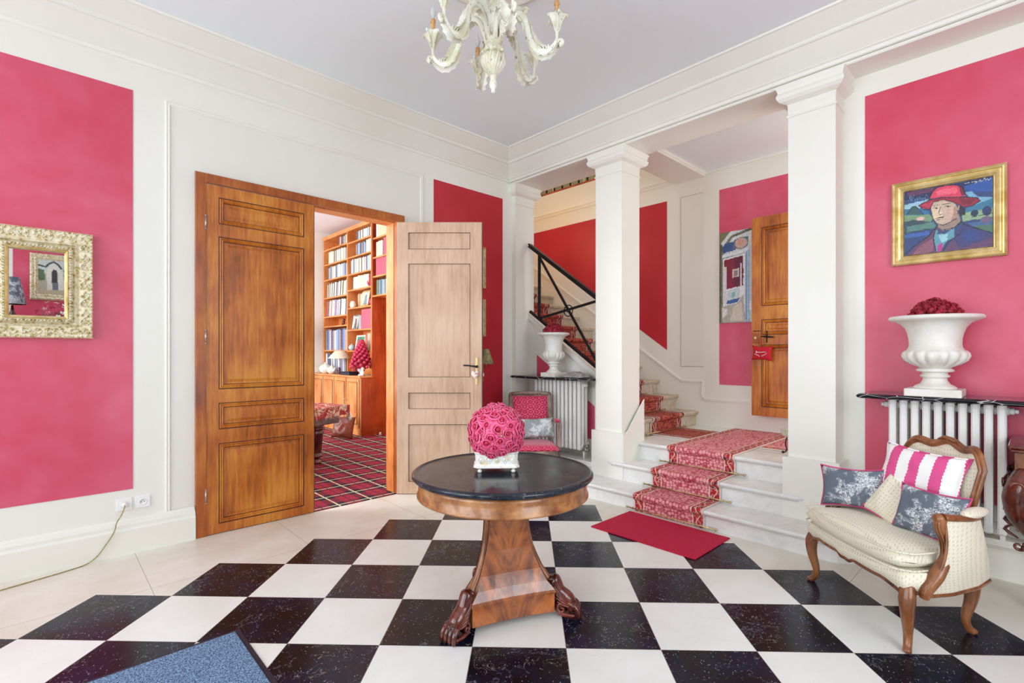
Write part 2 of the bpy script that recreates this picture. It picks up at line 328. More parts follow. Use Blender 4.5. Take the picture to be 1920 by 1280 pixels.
MT['vc'] = mat('oil_paint', rough=0.45, fn=lambda g: {'Base Color': g.n('ShaderNodeAttribute', attribute_name='paint').outputs['Color'],
                                                    'Normal': g.bump(g.noise(g.obj(), 90, 3), 0.25, 0.003)})

# ------------------------------------------------------------------ mesh helpers
class MB:
    def __init__(s): s.bm = bmesh.new(); s.cur = 0; s.mats = []; s.uv = None
    def use(s, m):
        if m not in s.mats: s.mats.append(m)
        s.cur = s.mats.index(m); return s
    def f(s, vs, smooth=False):
        try: fc = s.bm.faces.new(vs)
        except ValueError: return None
        fc.material_index = s.cur; fc.smooth = smooth; return fc
    def v(s, p): return s.bm.verts.new(p)
    def box(s, x0, x1, y0, y1, z0, z1, M=None):
        P = [(x0, y0, z0), (x1, y0, z0), (x1, y1, z0), (x0, y1, z0), (x0, y0, z1), (x1, y0, z1), (x1, y1, z1), (x0, y1, z1)]
        V = [s.v(M @ Vector(p) if M else p) for p in P]
        for q in ((3, 2, 1, 0), (4, 5, 6, 7), (0, 1, 5, 4), (1, 2, 6, 5), (2, 3, 7, 6), (3, 0, 4, 7)): s.f([V[i] for i in q])
        return s
    def bbox(s, x0, x1, y0, y1, z0, z1, b=0.004):
        """box with chamfered top and bottom and vertical edges"""
        def ring(i, z): # octagon inset i
            return [(x0 + b, y0 + i), (x1 - b, y0 + i), (x1 - i, y0 + b), (x1 - i, y1 - b), (x1 - b, y1 - i), (x0 + b, y1 - i), (x0 + i, y1 - b), (x0 + i, y0 + b)], z
        rs = []
        for i, z in ((b * .9, z0), (0, z0 + b), (0, z1 - b), (b * .9, z1)):
            if i: pts = [(min(max(x, x0 + i), x1 - i), min(max(y, y0 + i), y1 - i)) for x, y in ring(0, z)[0]]
            else: pts = ring(0, z)[0]
            rs.append([s.v((x, y, z)) for x, y in pts])
        s.f(rs[0][::-1]); s.f(rs[-1])
        for a, c in zip(rs, rs[1:]):
            for k in range(8): s.f([a[k], a[(k + 1) % 8], c[(k + 1) % 8], c[k]])
        return s
    def prism(s, pts, h0, h1, axis='z', smooth=False):
        """pts 2D polygon; axis 'z': (x,y); 'y': (x,z); 'x': (y,z)"""
        def P(a, b, h): return {'z': (a, b, h), 'y': (a, h, b), 'x': (h, a, b)}[axis]
        A = [s.v(P(a, b, h0)) for a, b in pts]; B = [s.v(P(a, b, h1)) for a, b in pts]; n = len(pts)
        s.f(A[::-1]); s.f(B)
        for i in range(n): s.f([A[i], A[(i + 1) % n], B[(i + 1) % n], B[i]], smooth)
        return s
    def lathe(s, prof, seg=32, c=(0, 0, 0), mod=None, smooth=True, a0=0.0):
        rings = []
        for r, z in prof:
            if r < 1e-5: rings.append([s.v((c[0], c[1], c[2] + z))]); continue
            rg = []
            for k in range(seg):
                a = a0 + 2 * pi * k / seg; rr = r * (mod(a, z) if mod else 1)
                rg.append(s.v((c[0] + rr * cos(a), c[1] + rr * sin(a), c[2] + z)))
            rings.append(rg)
        for A, B in zip(rings, rings[1:]):
            for k in range(seg):
                k2 = (k + 1) % seg
                if len(A) == 1 and len(B) == 1: continue
                if len(A) == 1: s.f([A[0], B[k2], B[k]], smooth)
                elif len(B) == 1: s.f([A[k], A[k2], B[0]], smooth)
                else: s.f([A[k], A[k2], B[k2], B[k]], smooth)
        if len(rings[0]) > 1: s.f(rings[0][::-1])
        if len(rings[-1]) > 1: s.f(rings[-1])
        return s
    def tube(s, pts, rad, seg=10, flat=1.0, smooth=True, closed=False, up=(0, 0, 1)):
        pts = [Vector(p) for p in pts]; n = len(pts)
        if not hasattr(rad, '__len__'): rad = [rad] * n
        rings = []; prev = None
        for i, p in enumerate(pts):
            if closed: t = pts[(i + 1) % n] - pts[i - 1]
            else: t = pts[min(i + 1, n - 1)] - pts[max(i - 1, 0)]
            t.normalize()
            if prev is None:
                ref = Vector(up)
                if abs(t.dot(ref)) > 0.93: ref = Vector((1, 0, 0))
                a = t.cross(ref).normalized()
            else:
                a = prev - t * prev.dot(t)
                a = a.normalized() if a.length > 1e-6 else t.orthogonal().normalized()
            prev = a; b = a.cross(t)
            rings.append([s.v(p + a * (rad[i] * cos(2 * pi * k / seg)) + b * (rad[i] * flat * sin(2 * pi * k / seg))) for k in range(seg)])
        pairs = list(zip(rings, rings[1:])) + ([(rings[-1], rings[0])] if closed else [])
        for A, B in pairs:
            for k in range(seg): s.f([A[k], B[k], B[(k + 1) % seg], A[(k + 1) % seg]], smooth)
        if not closed: s.f(rings[0]); s.f(rings[-1][::-1])
        return s
    def cyl(s, p0, p1, r, seg=12, r1=None): return s.tube([p0, p1], [r, r if r1 is None else r1], seg)
    def ball(s, c, r, seg=10, rings=6, sc=(1, 1, 1), M=None, rough=0.0):
        V = []
        for i in range(rings + 1):
            th = pi * i / rings
            row = []
            for k in range(seg if 0 < i < rings else 1):
                a = 2 * pi * k / seg
                q = 1 + (random.uniform(-rough, rough) if rough else 0)
                p = Vector((r * q * sc[0] * sin(th) * cos(a), r * q * sc[1] * sin(th) * sin(a), r * q * sc[2] * cos(th)))
                if M: p = M @ p
                row.append(s.v(p + Vector(c)))
            V.append(row)
        for i in range(rings):
            A, B = V[i], V[i + 1]
            for k in range(seg):
                k2 = (k + 1) % seg
                if len(A) == 1: s.f([A[0], B[k], B[k2]], True)
                elif len(B) == 1: s.f([A[k], B[0], A[k2]], True)
                else: s.f([A[k], B[k], B[k2], A[k2]], True)
        return s
    def grid(s, fn, nu, nv, uvs=None, smooth=True, closed_u=False):
        V = [[s.v(fn(i / nu, j / nv)) for j in range(nv + 1)] for i in range(nu + (0 if closed_u else 1))]
        L = s.bm.loops.layers.uv.verify() if uvs else None
        for i in range(nu):
            i2 = (i + 1) % len(V)
            for j in range(nv):
                fc = s.f([V[i][j], V[i2][j], V[i2][j + 1], V[i][j + 1]], smooth)
                if fc and uvs:
                    for lp, (a, b) in zip(fc.loops, ((i, j), (i + 1, j), (i + 1, j + 1), (i, j + 1))): lp[L].uv = uvs(a / nu, b / nv)
        return s
    def mould(s, path, prof, closed=False):
        """sweep profile [(offset, z)] along 2D path; offset goes to the left of the direction of travel"""
        n = len(path); P = [Vector(p) for p in path]; rings = []
        for i in range(n):
            d0 = (P[i] - P[i - 1]) if (i > 0 or closed) else (P[1] - P[0])
            d1 = (P[(i + 1) % n] - P[i]) if (i < n - 1 or closed) else (P[-1] - P[-2])
            n0 = Vector((-d0.y, d0.x)).normalized(); n1 = Vector((-d1.y, d1.x)).normalized()
            nn = (n0 + n1); nn = nn / max(0.2, nn.dot(n0))
            rings.append([s.v((P[i].x + nn.x * o, P[i].y + nn.y * o, z)) for o, z in prof])
        m = len(prof)
        for a, b in list(zip(rings, rings[1:])) + ([(rings[-1], rings[0])] if closed else []):
            for k in range(m): s.f([a[k], b[k], b[(k + 1) % m], a[(k + 1) % m]])
        if not closed: s.f(rings[0]); s.f(rings[-1][::-1])
        return s
    def frame(s, x0, x1, z0, z1, y, w, d, axis='y', bead=True):
        """raised rectangular moulding frame in the plane axis=y, protruding to -d"""
        pr = [(0, 0), (0, d * .6), (w * .25, d), (w * .5, d * .7), (w * .75, d), (w, d * .4), (w, 0)] if bead else [(0, 0), (0, d), (w, d), (w, 0)]
        cor = [(x0, z0, 1, 1), (x1, z0, -1, 1), (x1, z1, -1, -1), (x0, z1, 1, -1)]
        rings = []
        for (a, b, sa, sb) in cor:
            rg = []
            for o, h in pr:
                p = (a + sa * o, y - h, b + sb * o) if axis == 'y' else (y - h, a + sa * o, b + sb * o)
                rg.append(s.v(p))
            rings.append(rg)
        m = len(pr)
        for i in range(4):
            A, B = rings[i], rings[(i + 1) % 4]
            for k in range(m - 1): s.f([A[k], B[k], B[k + 1], A[k + 1]])
        return s
    def build(s, name, material=None, parent=None, loc=None, rot=None, sub=0):
        bm = s.bm
        bmesh.ops.recalc_face_normals(bm, faces=bm.faces[:])
        me = bpy.data.meshes.new(name); bm.to_mesh(me); bm.free()
        for m in (s.mats or [material]): me.materials.append(m if not isinstance(m, str) else MT[m])
        o = bpy.data.objects.new(name, me); COL.objects.link(o)
        if parent: o.parent = parent
        if loc is not None: o.location = loc
        if rot is not None: o.rotation_euler = rot
        if sub:
            md = o.modifiers.new('smooth', 'SUBSURF'); md.levels = sub; md.render_levels = sub
        return o

def use(m): return MB().use(m)
def tag(o, label, cat, group=None, kind=None):
    if label: o['label'] = label
    if cat: o['category'] = cat
    if group: o['group'] = group
    if kind: o['kind'] = kind
    return o
def thing(name, label, cat, loc=(0, 0, 0), rz=0.0, group=None, parent=None):
    o = bpy.data.objects.new(name, None); COL.objects.link(o); o.empty_display_size = 0.1
    o.location = loc; o.rotation_euler = (0, 0, rz)
    return tag(o, label, cat, group)
def struct(o, label=None):
    o['kind'] = 'structure'
    if label: o['label'] = label
    return o
def copy_tree(o, parent=None):
    c = o.copy(); COL.objects.link(c); c.parent = parent
    for ch in o.children: copy_tree(ch, c)
    return c
def pose(o, loc, yaw=0, tilt=0, roll=0, scale=1.0):
    m = Matrix.Translation(loc) @ Matrix.Rotation(yaw, 4, 'Z') @ Matrix.Rotation(tilt, 4, 'X') @ Matrix.Rotation(roll, 4, 'Y')
    if scale != 1.0: m = m @ Matrix.Scale(scale, 4)
    o.matrix_world = m
    return o
def spline(pts, n=6):
    """Catmull-Rom through 3D points"""
    P = [Vector(p) for p in pts]; out = []
    for i in range(len(P) - 1):
        p0 = P[max(i - 1, 0)]; p1 = P[i]; p2 = P[i + 1]; p3 = P[min(i + 2, len(P) - 1)]
        for k in range(n):
            t = k / n
            out.append(0.5 * ((2 * p1) + (p2 - p0) * t + (2 * p0 - 5 * p1 + 4 * p2 - p3) * t * t + (3 * p1 - p0 - 3 * p2 + p3) * t ** 3))
    out.append(P[-1]); return out
def lerp_list(vals, n):
    out = []
    for i in range(n):
        t = i / (n - 1) * (len(vals) - 1); k = min(int(t), len(vals) - 2); out.append(vals[k] + (vals[k + 1] - vals[k]) * (t - k))
    return out

# painted pictures: flat coloured strokes laid on a fine grid of vertices
def inpoly(x, y, P):
    r = False; j = len(P) - 1
    for i in range(len(P)):
        xi, yi = P[i]; xj, yj = P[j]
        if (yi > y) != (yj > y) and x < (xj - xi) * (y - yi) / (yj - yi) + xi: r = not r
        j = i
    return r
def seg_d(x, y, a, b):
    dx, dy = b[0] - a[0], b[1] - a[1]; L = dx * dx + dy * dy
    t = 0 if L == 0 else max(0, min(1, ((x - a[0]) * dx + (y - a[1]) * dy) / L))
    return sqrt((x - a[0] - t * dx) ** 2 + (y - a[1] - t * dy) ** 2)
def painting(name, w, h, nx, ny, layers, parent, M, var=0.10):
    """layers: ('p', rgb, [(u,v)...]) polygon, ('l', rgb, [(u,v)...], width) line, in 0..1; v up.  M places local x right, z up, facing -y"""
    lay = []
    for L in layers:
        us = [p[0] for p in L[2]]; vs = [p[1] for p in L[2]]; pad = L[3] if L[0] == 'l' else 0
        lay.append((L, min(us) - pad, max(us) + pad, min(vs) - pad, max(vs) + pad, lin(*L[1])[:3]))
    mb = MB(); cols = []
    V = []
    for i in range(nx + 1):
        row = []
        for j in range(ny + 1):
            u, v = i / nx, j / ny; c = (0.2, 0.2, 0.2)
            jx = (mnoise.noise((u * 14, v * 14, 3.1))) * 0.005; jy = (mnoise.noise((u * 14, v * 14, 9.7))) * 0.005
            uu, vv = u + jx, v + jy
            for (L, a, b, c0, d, rgb) in lay:
                if uu < a or uu > b or vv < c0 or vv > d: continue
                if L[0] == 'p':
                    if inpoly(uu, vv, L[2]): c = rgb
                else:
                    for p, q in zip(L[2], L[2][1:]):
                        if seg_d(uu, vv * h / w, (p[0], p[1] * h / w), (q[0], q[1] * h / w)) < L[3]: c = rgb; break
            k = 1 + var * 2.4 * mnoise.noise((u * 26, v * 40, 1.0)) + random.uniform(-var, var) * 0.5
            kb = 1 + var * 2.0 * mnoise.noise((u * 18, v * 18, 5.0))
            cols.append((max(0, c[0] * k), max(0, c[1] * k), max(0, c[2] * k * kb), 1))
            row.append(mb.v(((u - .5) * w, 0, (v - .5) * h)))
        V.append(row)
    for i in range(nx):
        for j in range(ny): mb.f([V[i][j], V[i + 1][j], V[i + 1][j + 1], V[i][j + 1]])
    o = mb.build(name, 'vc', parent)
    at = o.data.color_attributes.new('paint', 'FLOAT_COLOR', 'POINT')
    at.data.foreach_set('color', [x for c in cols for x in c])
    o.data.transform(M)
    return o
def E(cx, cy, rx, ry, n=18, a0=0, a1=2 * pi): return [(cx + rx * cos(a0 + (a1 - a0) * k / n), cy + ry * sin(a0 + (a1 - a0) * k / n)) for k in range(n + 1)]

# ------------------------------------------------------------------ the setting
W = 4.33      # door wall plane
XB = 5.87     # stair back wall plane
struct(use('floor').box(-1.9, 4.42, -1.65, 4.305, -.06, 0).build('floor'))
struct(use('tartan').box(-1.6, 4.42, 4.305, 9.85, -.06, .004).build('floor'))

# door wall with the double doorway
m = use('cream')
m.box(-1.9, .83, W, W + .16, 0, 3.75).box(2.60, 4.42, W, W + .16, 0, 3.75).box(.83, 2.60, W, W + .16, 2.74, 3.75)
m.use('red').box(-1.35, .46, W - .004, W, .434, 3.206); m.use('red_shaded').box(2.969, 3.939, W - .004, W, .434, 3.19)
struct(m.build('wall_left'))
# raised moulding around the doorway field and panel behind it
m = use('cream'); m.frame(.645, 2.835, -.4, 3.20, W, .035, .014)
struct(m.build('trim_1'))
m = use('panel_cream').box(.68, 2.80, W - .0035, W, 2.74, 3.165).box(.68, .83, W - .0035, W, .24, 2.74).box(2.60, 2.80, W - .0035, W, .24, 2.74)
struct(m.build('trim_2'))
# baseboards: profile offset towards the room (path runs so that left is the room)
BP = [(0, 0), (.055, 0), (.055, .165), (.045, .18), (.045, .20), (.022, .22), (.012, .235), (0, .235)]
struct(use('cream').mould([(.826, W), (-1.9, W)], BP).build('baseboard_left'))
struct(use('cream').mould([(4.09, W), (2.60, W)], BP).build('baseboard_left'))
# cornice: sloping fasciae and beads round the hall
CP = [(0, 3.40), (.012, 3.405), (.02, 3.425), (.032, 3.432), (.032, 3.438), (.135, 3.548), (.15, 3.552), (.158, 3.562), (.158, 3.575), (.168, 3.580), (.270, 3.655), (.284, 3.658), (.290, 3.672), (0, 3.672)]
struct(use('cream').mould([(4.05, -1.62), (4.05, W), (-1.88, W)], CP).build('trim_3'))
struct(use('ceiling').box(-1.9, 4.3, -1.65, W, 3.67, 3.78).build('ceiling'))
# beam over the pillars, continuing as a projecting soffit over the right wall
m = use('cream').box(4.07, 4.42, -1.65, W, 3.372, 3.70)
m.mould([(4.07, -1.65), (4.07, W)], [(0, 3.372), (.016, 3.372), (.022, 3.380), (.022, 3.392), (.012, 3.400), (0, 3.402)])
m.box(4.05, 4.07, -1.65, W, 3.402, 3.67)
struct(m.build('trim_4'))
# right wall with its big red field
m = use('cream').box(4.30, 4.42, -1.65, .99, 0, 3.372)
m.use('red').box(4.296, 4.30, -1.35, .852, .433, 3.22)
struct(m.build('wall_right'))
m = use('cream').box(4.24, 4.30, -1.65, .985, 0, .195)
m.box(4.215, 4.30, -1.65, .985, .195, .212).box(4.185, 4.30, -1.65, .985, .215, .255)
struct(m.build('baseboard_right'))

def pillar(y0, y1, x0, x1, plinth, name, left_open=True):
    m = use('cream').box(x0, x1, y0, y1, 0, 3.372)
    # capital: neck bead, cove and abacus
    prof = [(0, 3.145), (.008, 3.148), (.008, 3.160), (0, 3.165), (.004, 3.245), (.018, 3.250), (.045, 3.262), (.062, 3.282), (.066, 3.305), (.056, 3.325), (.060, 3.345), (.072, 3.372), (0, 3.372)]
    m.mould([(x0, y0), (x0, y1), (x1, y1), (x1, y0)], prof, closed=True)
    if plinth:
        e = .03
        m.box(x0 - e, x1 + e, y0 - e, y1 + e, 0, .60)
    return struct(m.build(name))
pillar(2.774, 3.087, 4.09, 4.40, True, 'wall_pillar')
pillar(.984, 1.293, 4.09, 4.40, True, 'wall_pillar')
pillar(4.262, 4.40, 4.09, 4.40, False, 'wall_pillar')
# sloping skirting on the middle pillar's stair side
m = use('cream').prism([(4.12, .60), (4.43, .91), (4.43, .32), (4.06, .32), (4.06, .60)], 2.736, 2.745, 'y')
struct(m.build('baseboard_pillar'))

# ---------- lower steps
def arc(cx, cy, r, a0, a1, n=8): return [(cx + r * cos(radians(a0 + (a1 - a0) * k / n)), cy + r * sin(radians(a0 + (a1 - a0) * k / n))) for k in range(n + 1)]
def step_mesh(outline, z0, z1, over=.04, th=.045):
    """riser block with a rounded nosing slab; outline CCW, xmin side is the front"""
    cx = sum(p[0] for p in outline) / len(outline); cy = sum(p[1] for p in outline) / len(outline)
    m = use('marble_step')
    m.prism(outline, z0, z1 - th)
    def off(o):
        n = len(outline); R = []
        for i in range(n):
            a = Vector(outline[i - 1]); b = Vector(outline[i]); c = Vector(outline[(i + 1) % n])
            d0 = (b - a).normalized(); d1 = (c - b).normalized()
            n0 = Vector((d0.y, -d0.x)); n1 = Vector((d1.y, -d1.x)); nn = (n0 + n1); nn = nn / max(.5, nn.dot(n0))
            R.append((b.x + nn.x * o, b.y + nn.y * o))
        return R
    R = []
    for o, z in ((.008, z1 - th), (over * .5, z1 - th * .95), (over * .55, z1 - th * .75), (over * .9, z1 - th * .62), (over, z1 - th * .35), (over * .93, z1 - th * .1), (over * .75, z1)):
        R.append([m.v((x, y, z)) for x, y in off(o)])
    n = len(outline)
    m.f(R[0][::-1]); m.f(R[-1])
    for a, b in zip(R, R[1:]):
        for k in range(n): m.f([a[k], a[(k + 1) % n], b[(k + 1) % n], b[k]], True)
    return m
o1 = [(4.24, .75)] + [(3.98, .75)] + [] 
s1 = [(4.3, 3.25), (4.02, 3.25)] + arc(4.02, 3.01, .24, 90, 180, 8)[1:] + [(3.78, .98)] + arc(3.98, .98, .20, 180, 270, 8)[1:] + [(4.3, .78)]
struct(step_mesh(s1, 0, .15).build('floor_step'))
s2 = [(4.40, 2.93), (4.17, 2.93)] + arc(4.17, 2.83, .10, 90, 180, 6)[1:] + [(4.07, 1.26)] + arc(4.17, 1.26, .10, 180, 270, 6)[1:] + [(4.40, 1.16)]
struct(step_mesh(s2, .15, .32).build('floor_step'))
s3 = [(XB, 2.86), (4.40, 2.80), (4.36, 2.76), (4.36, 1.31), (4.40, 1.26), (4.40, .0), (XB, .0)]
struct(step_mesh(s3, .0, .49).build('floor_landing'))
# ledge behind the left radiator
m = use('marble_step').box(4.10, 4.5, 3.117, W, 0, .225).box(4.05, 4.5, 3.117, W, .225, .27)
struct(m.build('floor_ledge'))

# ---------- stair well walls
m = use('cream').box(XB, XB + .15, -.1, 7.3, 0, 3.90)
m.use('red_shaded')
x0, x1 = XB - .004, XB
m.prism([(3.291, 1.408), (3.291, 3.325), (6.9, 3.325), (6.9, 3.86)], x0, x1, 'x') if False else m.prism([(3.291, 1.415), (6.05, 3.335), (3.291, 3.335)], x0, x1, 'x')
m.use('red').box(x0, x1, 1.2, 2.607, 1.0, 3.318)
m.use('panel_cream').box(x0, x1, 2.80, 3.097, 1.211, 3.335)
struct(m.build('wall_back'))
m = use('oak_dark')
t = .0025
for (a, b, c, d) in ((2.80, 3.097, 1.211 - t, 1.211), (3.097, 3.097 + t, 1.211, 3.335), (2.80, 3.097, 3.335, 3.335 + t)): m.box(XB - .0046, XB - .001, a, b, c, d)
struct(m.build('trim_5'))
# stair skirting moulding: sloping band, level run, drop, level run
def band(m, pts, w, d, x=XB):
    for (a, b), (c, e) in zip(pts, pts[1:]):
        L = sqrt((c - a) ** 2 + (e - b) ** 2); nx, nz = -(e - b) / L, (c - a) / L
        q = lambda k: [(a + nx * w * k[0], b + nz * w * k[0]), (c + nx * w * k[0], e + nz * w * k[0]), (c + nx * w * k[1], e + nz * w * k[1]), (a + nx * w * k[1], b + nz * w * k[1])]
        m.prism(q((-.5, .5)), x - d, x, 'x'); m.prism(q((-.22, .22)), x - d * 1.7, x - d, 'x')
m = use('cream'); band(m, [(6.6, 3.40), (3.09, 1.03), (2.815, 1.03), (2.815, .815), (.0, .815)], .035, .011)
struct(m.build('baseboard_back'))
m = use('cream'); m.box(XB - .02, XB, 3.18, 7.2, 3.535, 3.575); m.box(XB - .034, XB, 3.18, 7.2, 3.575, 3.59)
struct(m.build('trim_6'))
m = use('ceiling').box(4.42, XB, -.1, 2.784, 3.57, 3.69)
struct(m.build('ceiling'))
m = use('cream').box(4.42, XB, 2.784, 3.184, 3.525, 3.80)
m.mould([(4.42, .0), (4.42, 2.784), (XB, 2.784), (XB, .0)][::-1], [(0, 3.545), (.014, 3.55), (.02, 3.57), (0, 3.57)])
struct(m.build('trim_7'))
m = use('cream').box(4.42, XB, -.12, 0.0, 0, 3.2) if False else use('cream').box(4.42, 4.60, -.12, .0, .49, 3.6).box(5.6, XB, -.12, 0, .49, 3.6).box(4.6, 5.6, -.12, 0, 3.1, 3.6)
struct(m.build('wall_landing'))
m = use('cream').box(4.42, 4.5, 3.184, 7.3, 3.372, 6.2)          # over the beam, above the stair
m.box(4.42, 7.0, 7.3, 7.4, 0, 6.2)
m.box(4.42, 7.2, 3.10, 3.184, 3.80, 6.2)
m.box(4.42, 4.5, 4.40, 7.3, .49, 3.372)
struct(m.build('wall_stair'))
m = use('gallery').box(7.0, 7.1, 3.1, 7.4, 3.85, 6.2).box(XB + .15, 7.1, 3.1, 7.4, 3.82, 3.90)
struct(m.build('wall_gallery'))

# stringer wall under the iron rail, in the first opening
m = use('cream')
zt = lambda y: 1.80 + (y - 4.19) * .685      # top of the stringer
m.prism([(3.087, .27), (4.40, .27), (4.40, zt(4.40)), (3.087, zt(3.087))], 4.33, 4.42, 'x')
m.prism([(3.087, zt(3.087) - .055), (4.262, zt(4.262) - .055), (4.262, zt(4.262) + .01), (3.087, zt(3.087) + .01)], 4.30, 4.44, 'x')
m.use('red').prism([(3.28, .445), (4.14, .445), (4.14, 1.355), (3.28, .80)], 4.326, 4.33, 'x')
m.use('cream').box(4.315, 4.33, 3.117, 4.262, .27, .40)
struct(m.build('wall_stringer'))

# ---------- main flight, rising away to the left behind the pillars
NS = 17
for k in range(NS):
    y = 2.90 + .265 * k; z = .49 + .178 * k
    m = use('stair_stone').box(4.44, XB, y, y + .30, max(.1, z - .25), z + .178 - .04)
    pr = [(y - .04 + .012, z + .138), (y - .035, z + .15), (y - .04, z + .165), (y - .028, z + .178), (y + .30, z + .178), (y + .30, z + .138)]
    m.prism(pr, 4.44, XB, 'x')
    struct(m.build('floor_stair'))

# ---------- walls behind the camera: entrance wall with three tall windows, front wall with one
def wall_with_windows(name, axis, pos, th, lo, hi, wins, z0, z1):
    m = use('cream'); e = lo
    for a, b in wins:
        for (p, q, r, s_) in ((e, a, 0, 3.7), (a, b, 0, z0), (a, b, z1, 3.7)):
            if axis == 'x': m.box(pos - th, pos, p, q, r, s_)
            else: m.box(p, q, pos - th, pos, r, s_)
        e = b
    if axis == 'x': m.box(pos - th, pos, e, hi, 0, 3.7)
    else: m.box(e, hi, pos - th, pos, 0, 3.7)
    return m
m = wall_with_windows('wall_entrance', 'x', -1.75, .15, -1.65, W, [(-.6, .6), (1.15, 2.35), (2.7, 3.9)], .45, 3.25)
struct(m.build('wall_entrance'))
m = wall_with_windows('wall_front', 'y', -1.5, .15, -1.9, 4.42, [(.45, 3.0)], .5, 3.2)
m.use('red').box(-.305, .43, -1.5, -1.496, .45, 3.2)
m.use('red').box(3.2, 4.2, -1.5, -1.496, .45, 3.2)
struct(m.build('wall_front'))
n = 0
for (a, b) in [(-.6, .6), (1.15, 2.35), (2.7, 3.9)]:
    n += 1
    m = use('white')
    m.box(-1.84, -1.78, a, a + .06, .45, 3.25).box(-1.84, -1.78, b - .06, b, .45, 3.25).box(-1.84, -1.78, (a + b) / 2 - .03, (a + b) / 2 + .03, .45, 3.25)
    for z in (.45, 1.1, 1.8, 2.5, 3.19): m.box(-1.835, -1.785, a + .06, b - .06, z, z + (.06 if z in (.45, 3.19) else .03))
    struct(m.build('window_%d' % n))
m = use('white').box(.45, .51, -1.59, -1.53, .5, 3.2).box(2.94, 3.0, -1.59, -1.53, .5, 3.2).box(1.70, 1.75, -1.59, -1.53, .5, 3.2).box(.51, 2.94, -1.585, -1.535, .5, .56).box(.51, 2.94, -1.585, -1.535, 3.14, 3.2).box(.51, 2.94, -1.58, -1.54, 2.2, 2.24)
struct(m.build('window_4'))

# ---------- library shell
m = use('cream').box(-1.6, 4.45, 9.70, 9.85, 0, 3.80)
struct(m.build('wall_library_back'))
m = use('cream').box(4.35, 4.45, W + .16, 5.6, 0, 3.80).box(4.35, 4.45, 6.55, 9.7, 0, 3.80).box(4.35, 4.45, 5.6, 6.55, 2.3, 3.8)
struct(m.build('wall_library_right'))
m = use('cream').box(-1.6, -1.5, W + .16, 5.4, 0, 3.8).box(-1.6, -1.5, 9.0, 9.7, 0, 3.8).box(-1.6, -1.5, 5.4, 9.0, 0, .6).box(-1.6, -1.5, 5.4, 9.0, 3.2, 3.8)
struct(m.build('wall_library_left'))
struct(use('ceiling_white').box(-1.6, 4.45, W + .16, 9.85, 3.74, 3.85).build('ceiling'))

# ------------------------------------------------------------------ doors
def panel_door(name, w, h, t, panels, st, material, frame_sides=(1,), line='oak_dark', z0=0.0, flat=False, raised=True):
    """leaf in local x 0..w, z z0..z0+h, y 0 (front, towards -y) .. t.  panels: list of (zlo, zhi)"""
    m = use(material)
    rec = .014
    m.box(st, w - st, rec, t - rec, z0, z0 + h)
    m.box(0, st, 0, t, z0, z0 + h).box(w - st, w, 0, t, z0, z0 + h)
    zs = [z0] + [z for p in panels for z in p] + [z0 + h]
    for a, b in zip(zs[0::2], zs[1::2]): m.box(st, w - st, 0, t, a, b)
    for (a, b) in panels:
        if not flat:
            for sgn, y in ((1, 0.0),):
                # stepped moulding: dark quirk, bead, then slope to a raised field
                e = .004
                m.use(line)
                m.frame(st, w - st, a, b, rec - .001, .006, rec * .95, 'y', False)
                m.use(material); m.frame(st + .006, w - st - .006, a + .006, b - .006, rec, .030, rec + .006, 'y')
                m.use(line); m.frame(st + .036, w - st - .036, a + .036, b - .036, rec - .0005, .004, .001, 'y', False)
                m.use(material)
                if raised:
                    i = .075
                    q = [(st + i, a + i), (w - st - i, a + i), (w - st - i, b - i), (st + i, b - i)]
                    i2 = .055
                    q2 = [(st + i2, a + i2), (w - st - i2, a + i2), (w - st - i2, b - i2), (st + i2, b - i2)]
                    A = [m.v((x, rec, z)) for x, z in q2]; B = [m.v((x, rec - .007, z)) for x, z in q]
                    m.f(B)
                    for k in range(4): m.f([A[k], A[(k + 1) % 4], B[(k + 1) % 4], B[k]])
        else:
            m.use(line); m.frame(st - .002, w - st + .002, a - .002, b + .002, 0.0, .004, .0012, 'y', False); m.use(material)
    return m

# casing of the double doorway
m = use('oak_frame')
m.box(.830, .895, 4.285, 4.36, 0, 2.725).box(2.52, 2.597, 4.285, 4.36, 0, 2.725).box(.895, 2.52, 4.285, 4.36, 2.66, 2.725)
m.use('pine').box(2.515, 2.58, 4.36, 4.50, 0, 2.68).box(.835, .88, 4.36, 4.50, 0, 2.68).box(.88, 2.515, 4.36, 4.50, 2.655, 2.70)
struct(m.build('door_frame'))
PAN = [(.075, .688), (.794, .997), (1.10, 2.267), (2.361, 2.565)]
d1 = panel_door('door_1', .808, 2.645, .042, PAN, .082, 'oak', z0=.006).build('door_1', loc=(.897, 4.292, 0))
struct(d1, 'closed left leaf of the oak double door with four moulded panels')
for z in (.30, 1.50, 2.36):
    use('steel').cyl((-.004, -.006, z - .045), (-.004, -.006, z + .045), .007, 8).ball((-.004, -.006, z + .05), .007, 8, 4).ball((-.004, -.006, z - .05), .007, 8, 4).build('hinge', parent=d1)
use('oak_dark').box(.8085, .815, .004, .04, .01, 2.64).build('closing_strip', parent=d1)
